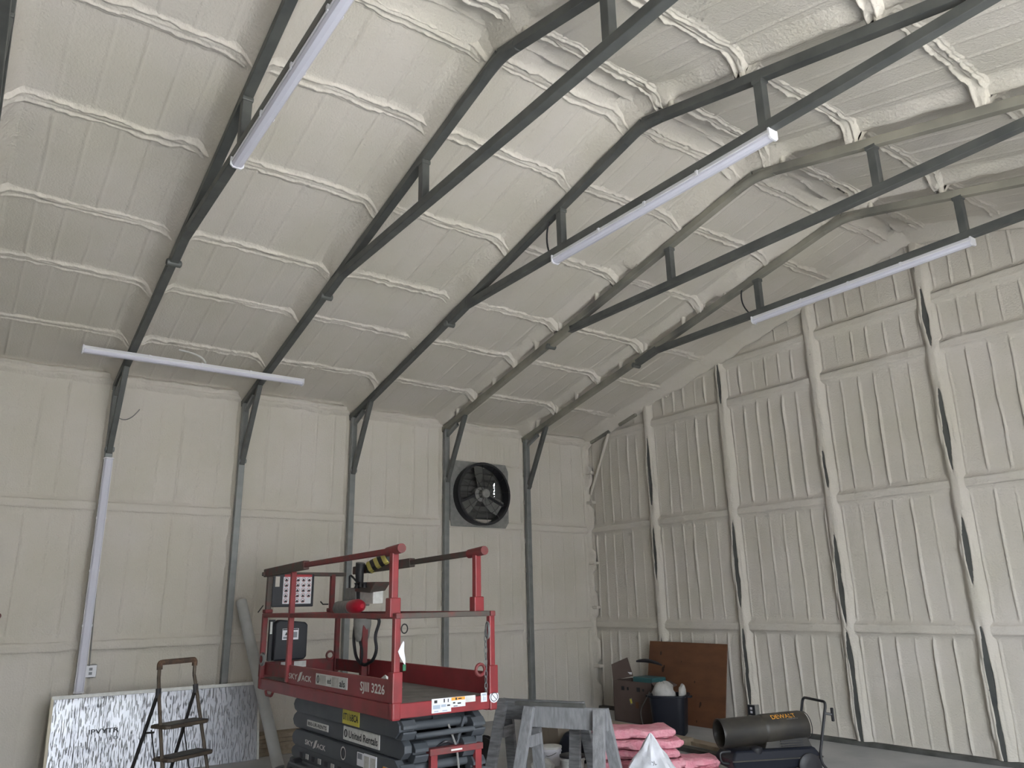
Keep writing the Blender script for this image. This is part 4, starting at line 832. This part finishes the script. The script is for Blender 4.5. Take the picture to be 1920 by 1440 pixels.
# ------------------------------------------------------------------ torpedo heater
F0 = V(4.60, -2.60, .40); F1 = V(4.97, -1.80, .435); ax = (F1-F0).normalized(); ln = (F1-F0).length
sdv = V(-ax.y, ax.x, 0).normalized()*-1; upn = sdv.cross(ax); upn = upn if upn.z > 0 else -upn
ht = thing('torpedo_heater', tuple(V((F0.x+F1.x)/2, (F0.y+F1.y)/2, 0)), 'dusty black barrel heater on a wheeled tank', 'heater')
MB().lathe([(.118, .0), (.130, -.004), (.134, .01), (.128, .03), (.128, ln*.5), (.112, ln*.5), (.112, .06), (.118, .0)], F0, ax, 32, cap=False).build('front_barrel', 'heater', ht, True)
MB().lathe([(.09, .3), (.03, .29), (.02, .22)], F0, ax, 20).build('burner_cone', 'blackmetal', ht, True)
MB().lathe([(.128, ln*.48), (.133, ln*.49), (.135, ln*.52), (.135, ln*.95), (.128, ln*.99), (.10, ln)], F0, ax, 32).build('rear_barrel', 'heater', ht, True)
for r_ in (.05, .085, .12): MB().tube([F0+ax*(ln+.012)+(upn*math.cos(2*math.pi*j/24)+sdv*math.sin(2*math.pi*j/24))*r_ for j in range(25)], .004, 5).build('rear_guard_ring', 'black', ht)
def hp(a, s_, z): p_ = F0+ax*a+sdv*s_; return V(p_.x, p_.y, z)
MB().add([hp(.40, -.10, .26), hp(.88, -.12, .26), hp(.88, .12, .26), hp(.40, .10, .26), hp(.48, -.08, .42), hp(.82, -.08, .42), hp(.82, .08, .42), hp(.48, .08, .42)], [(3, 2, 1, 0), (4, 5, 6, 7), (0, 1, 5, 4), (1, 2, 6, 5), (2, 3, 7, 6), (3, 0, 4, 7)]).build('motor_housing', 'heater', ht, bevel=.01)
for j in range(5): MB().beam(hp(.56, .125-.008*j, .285+.02*j), hp(.78, .125-.008*j, .285+.02*j), .006, .008).build('vent_slot', 'black', ht)
tk = MB(); tk.add([hp(.06, -.17, .10), hp(.90, -.17, .10), hp(.90, .17, .10), hp(.06, .17, .10), hp(.02, -.19, .19), hp(.93, -.19, .19), hp(.93, .19, .19), hp(.02, .19, .19), hp(.08, -.15, .27), hp(.88, -.15, .27), hp(.88, .15, .27), hp(.08, .15, .27)],
                  [(3, 2, 1, 0), (8, 9, 10, 11)]+[(i, (i+1) % 4, 4+(i+1) % 4, 4+i) for i in range(4)]+[(4+i, 4+(i+1) % 4, 8+(i+1) % 4, 8+i) for i in range(4)]); tk.build('fuel_tank', 'navy', ht, bevel=.02, seg=3)
MB().lathe([(.05, 0), (.055, .02), (.055, .05), (.04, .06)], hp(.30, .12, .235), (0, 0, 1), 16).build('tank_cap', 'black', ht, True)
MB().beam(hp(.02, .192, .19), hp(.93, .192, .19), .008, .012).build('tank_seam', 'heater', ht)
MB().tube(rounded([hp(.05, .10, .26), hp(-.06, .10, .26), hp(-.05, .10, .17), hp(.03, .10, .16)], .04), .010, 8).build('front_handle', 'black', ht, True)
MB().tube(rounded([hp(.86, -.20, .10), hp(.90, -.20, .20), hp(1.02, -.20, .66), hp(1.02, .20, .66), hp(.90, .20, .22), hp(.90, .20, .14), hp(1.0, .20, .02)], .05), .013, 8).build('push_handle', 'black', ht, True)
MB().tube([hp(1.0, .20, .56), hp(1.06, .22, .55)], .012, 6).build('cord_hook_stem', 'black', ht)
MB().beam(hp(1.06, .22, .49), hp(1.06, .22, .61), .024, .024).build('cord_hook', 'black', ht, bevel=.006)
for s_ in (-.22, .18): MB().lathe([(.05, 0), (.10, .005), (.115, .015), (.115, .035), (.10, .045), (.05, .05)], hp(.78, s_, .115), sdv, 20).build('wheel', 'black', ht, True)
MB().tube([hp(.15, -.14, .10), hp(.15, -.14, .0)], .012, 6).build('stand_leg', 'black', ht); MB().tube([hp(.15, .14, .10), hp(.15, .14, .0)], .012, 6).build('stand_leg', 'black', ht)
# curved lettering on the barrel
def barrel_text(s, a0, a1, th0, th1, mt):
    cu = bpy.data.curves.new('lettering', 'FONT'); cu.body = s; t_ = bpy.data.objects.new('lettering', cu); COL.objects.link(t_); me = t_.to_mesh()
    vs = [v.co.copy() for v in me.vertices]; fs = [tuple(p.vertices) for p in me.polygons]; t_.to_mesh_clear(); bpy.data.objects.remove(t_)
    X0 = min(v.x for v in vs); X1 = max(v.x for v in vs); y0_ = min(v.y for v in vs); y1_ = max(v.y for v in vs); out = []
    for v in vs:
        a = a0+(a1-a0)*(v.x-X0)/(X1-X0); th = th0+(th1-th0)*(v.y-y0_)/(y1_-y0_); out.append(F0+ax*a+(sdv*math.cos(th)+upn*math.sin(th))*.1365)
    MB().add(out, fs).build('lettering', mt, ht)
barrel_text('DEWALT', ln*.58, ln*.86, math.radians(45), math.radians(66), 'orange')
barrel_text('60000 BTU', ln*.74, ln*.87, math.radians(38), math.radians(42), 'greybox')
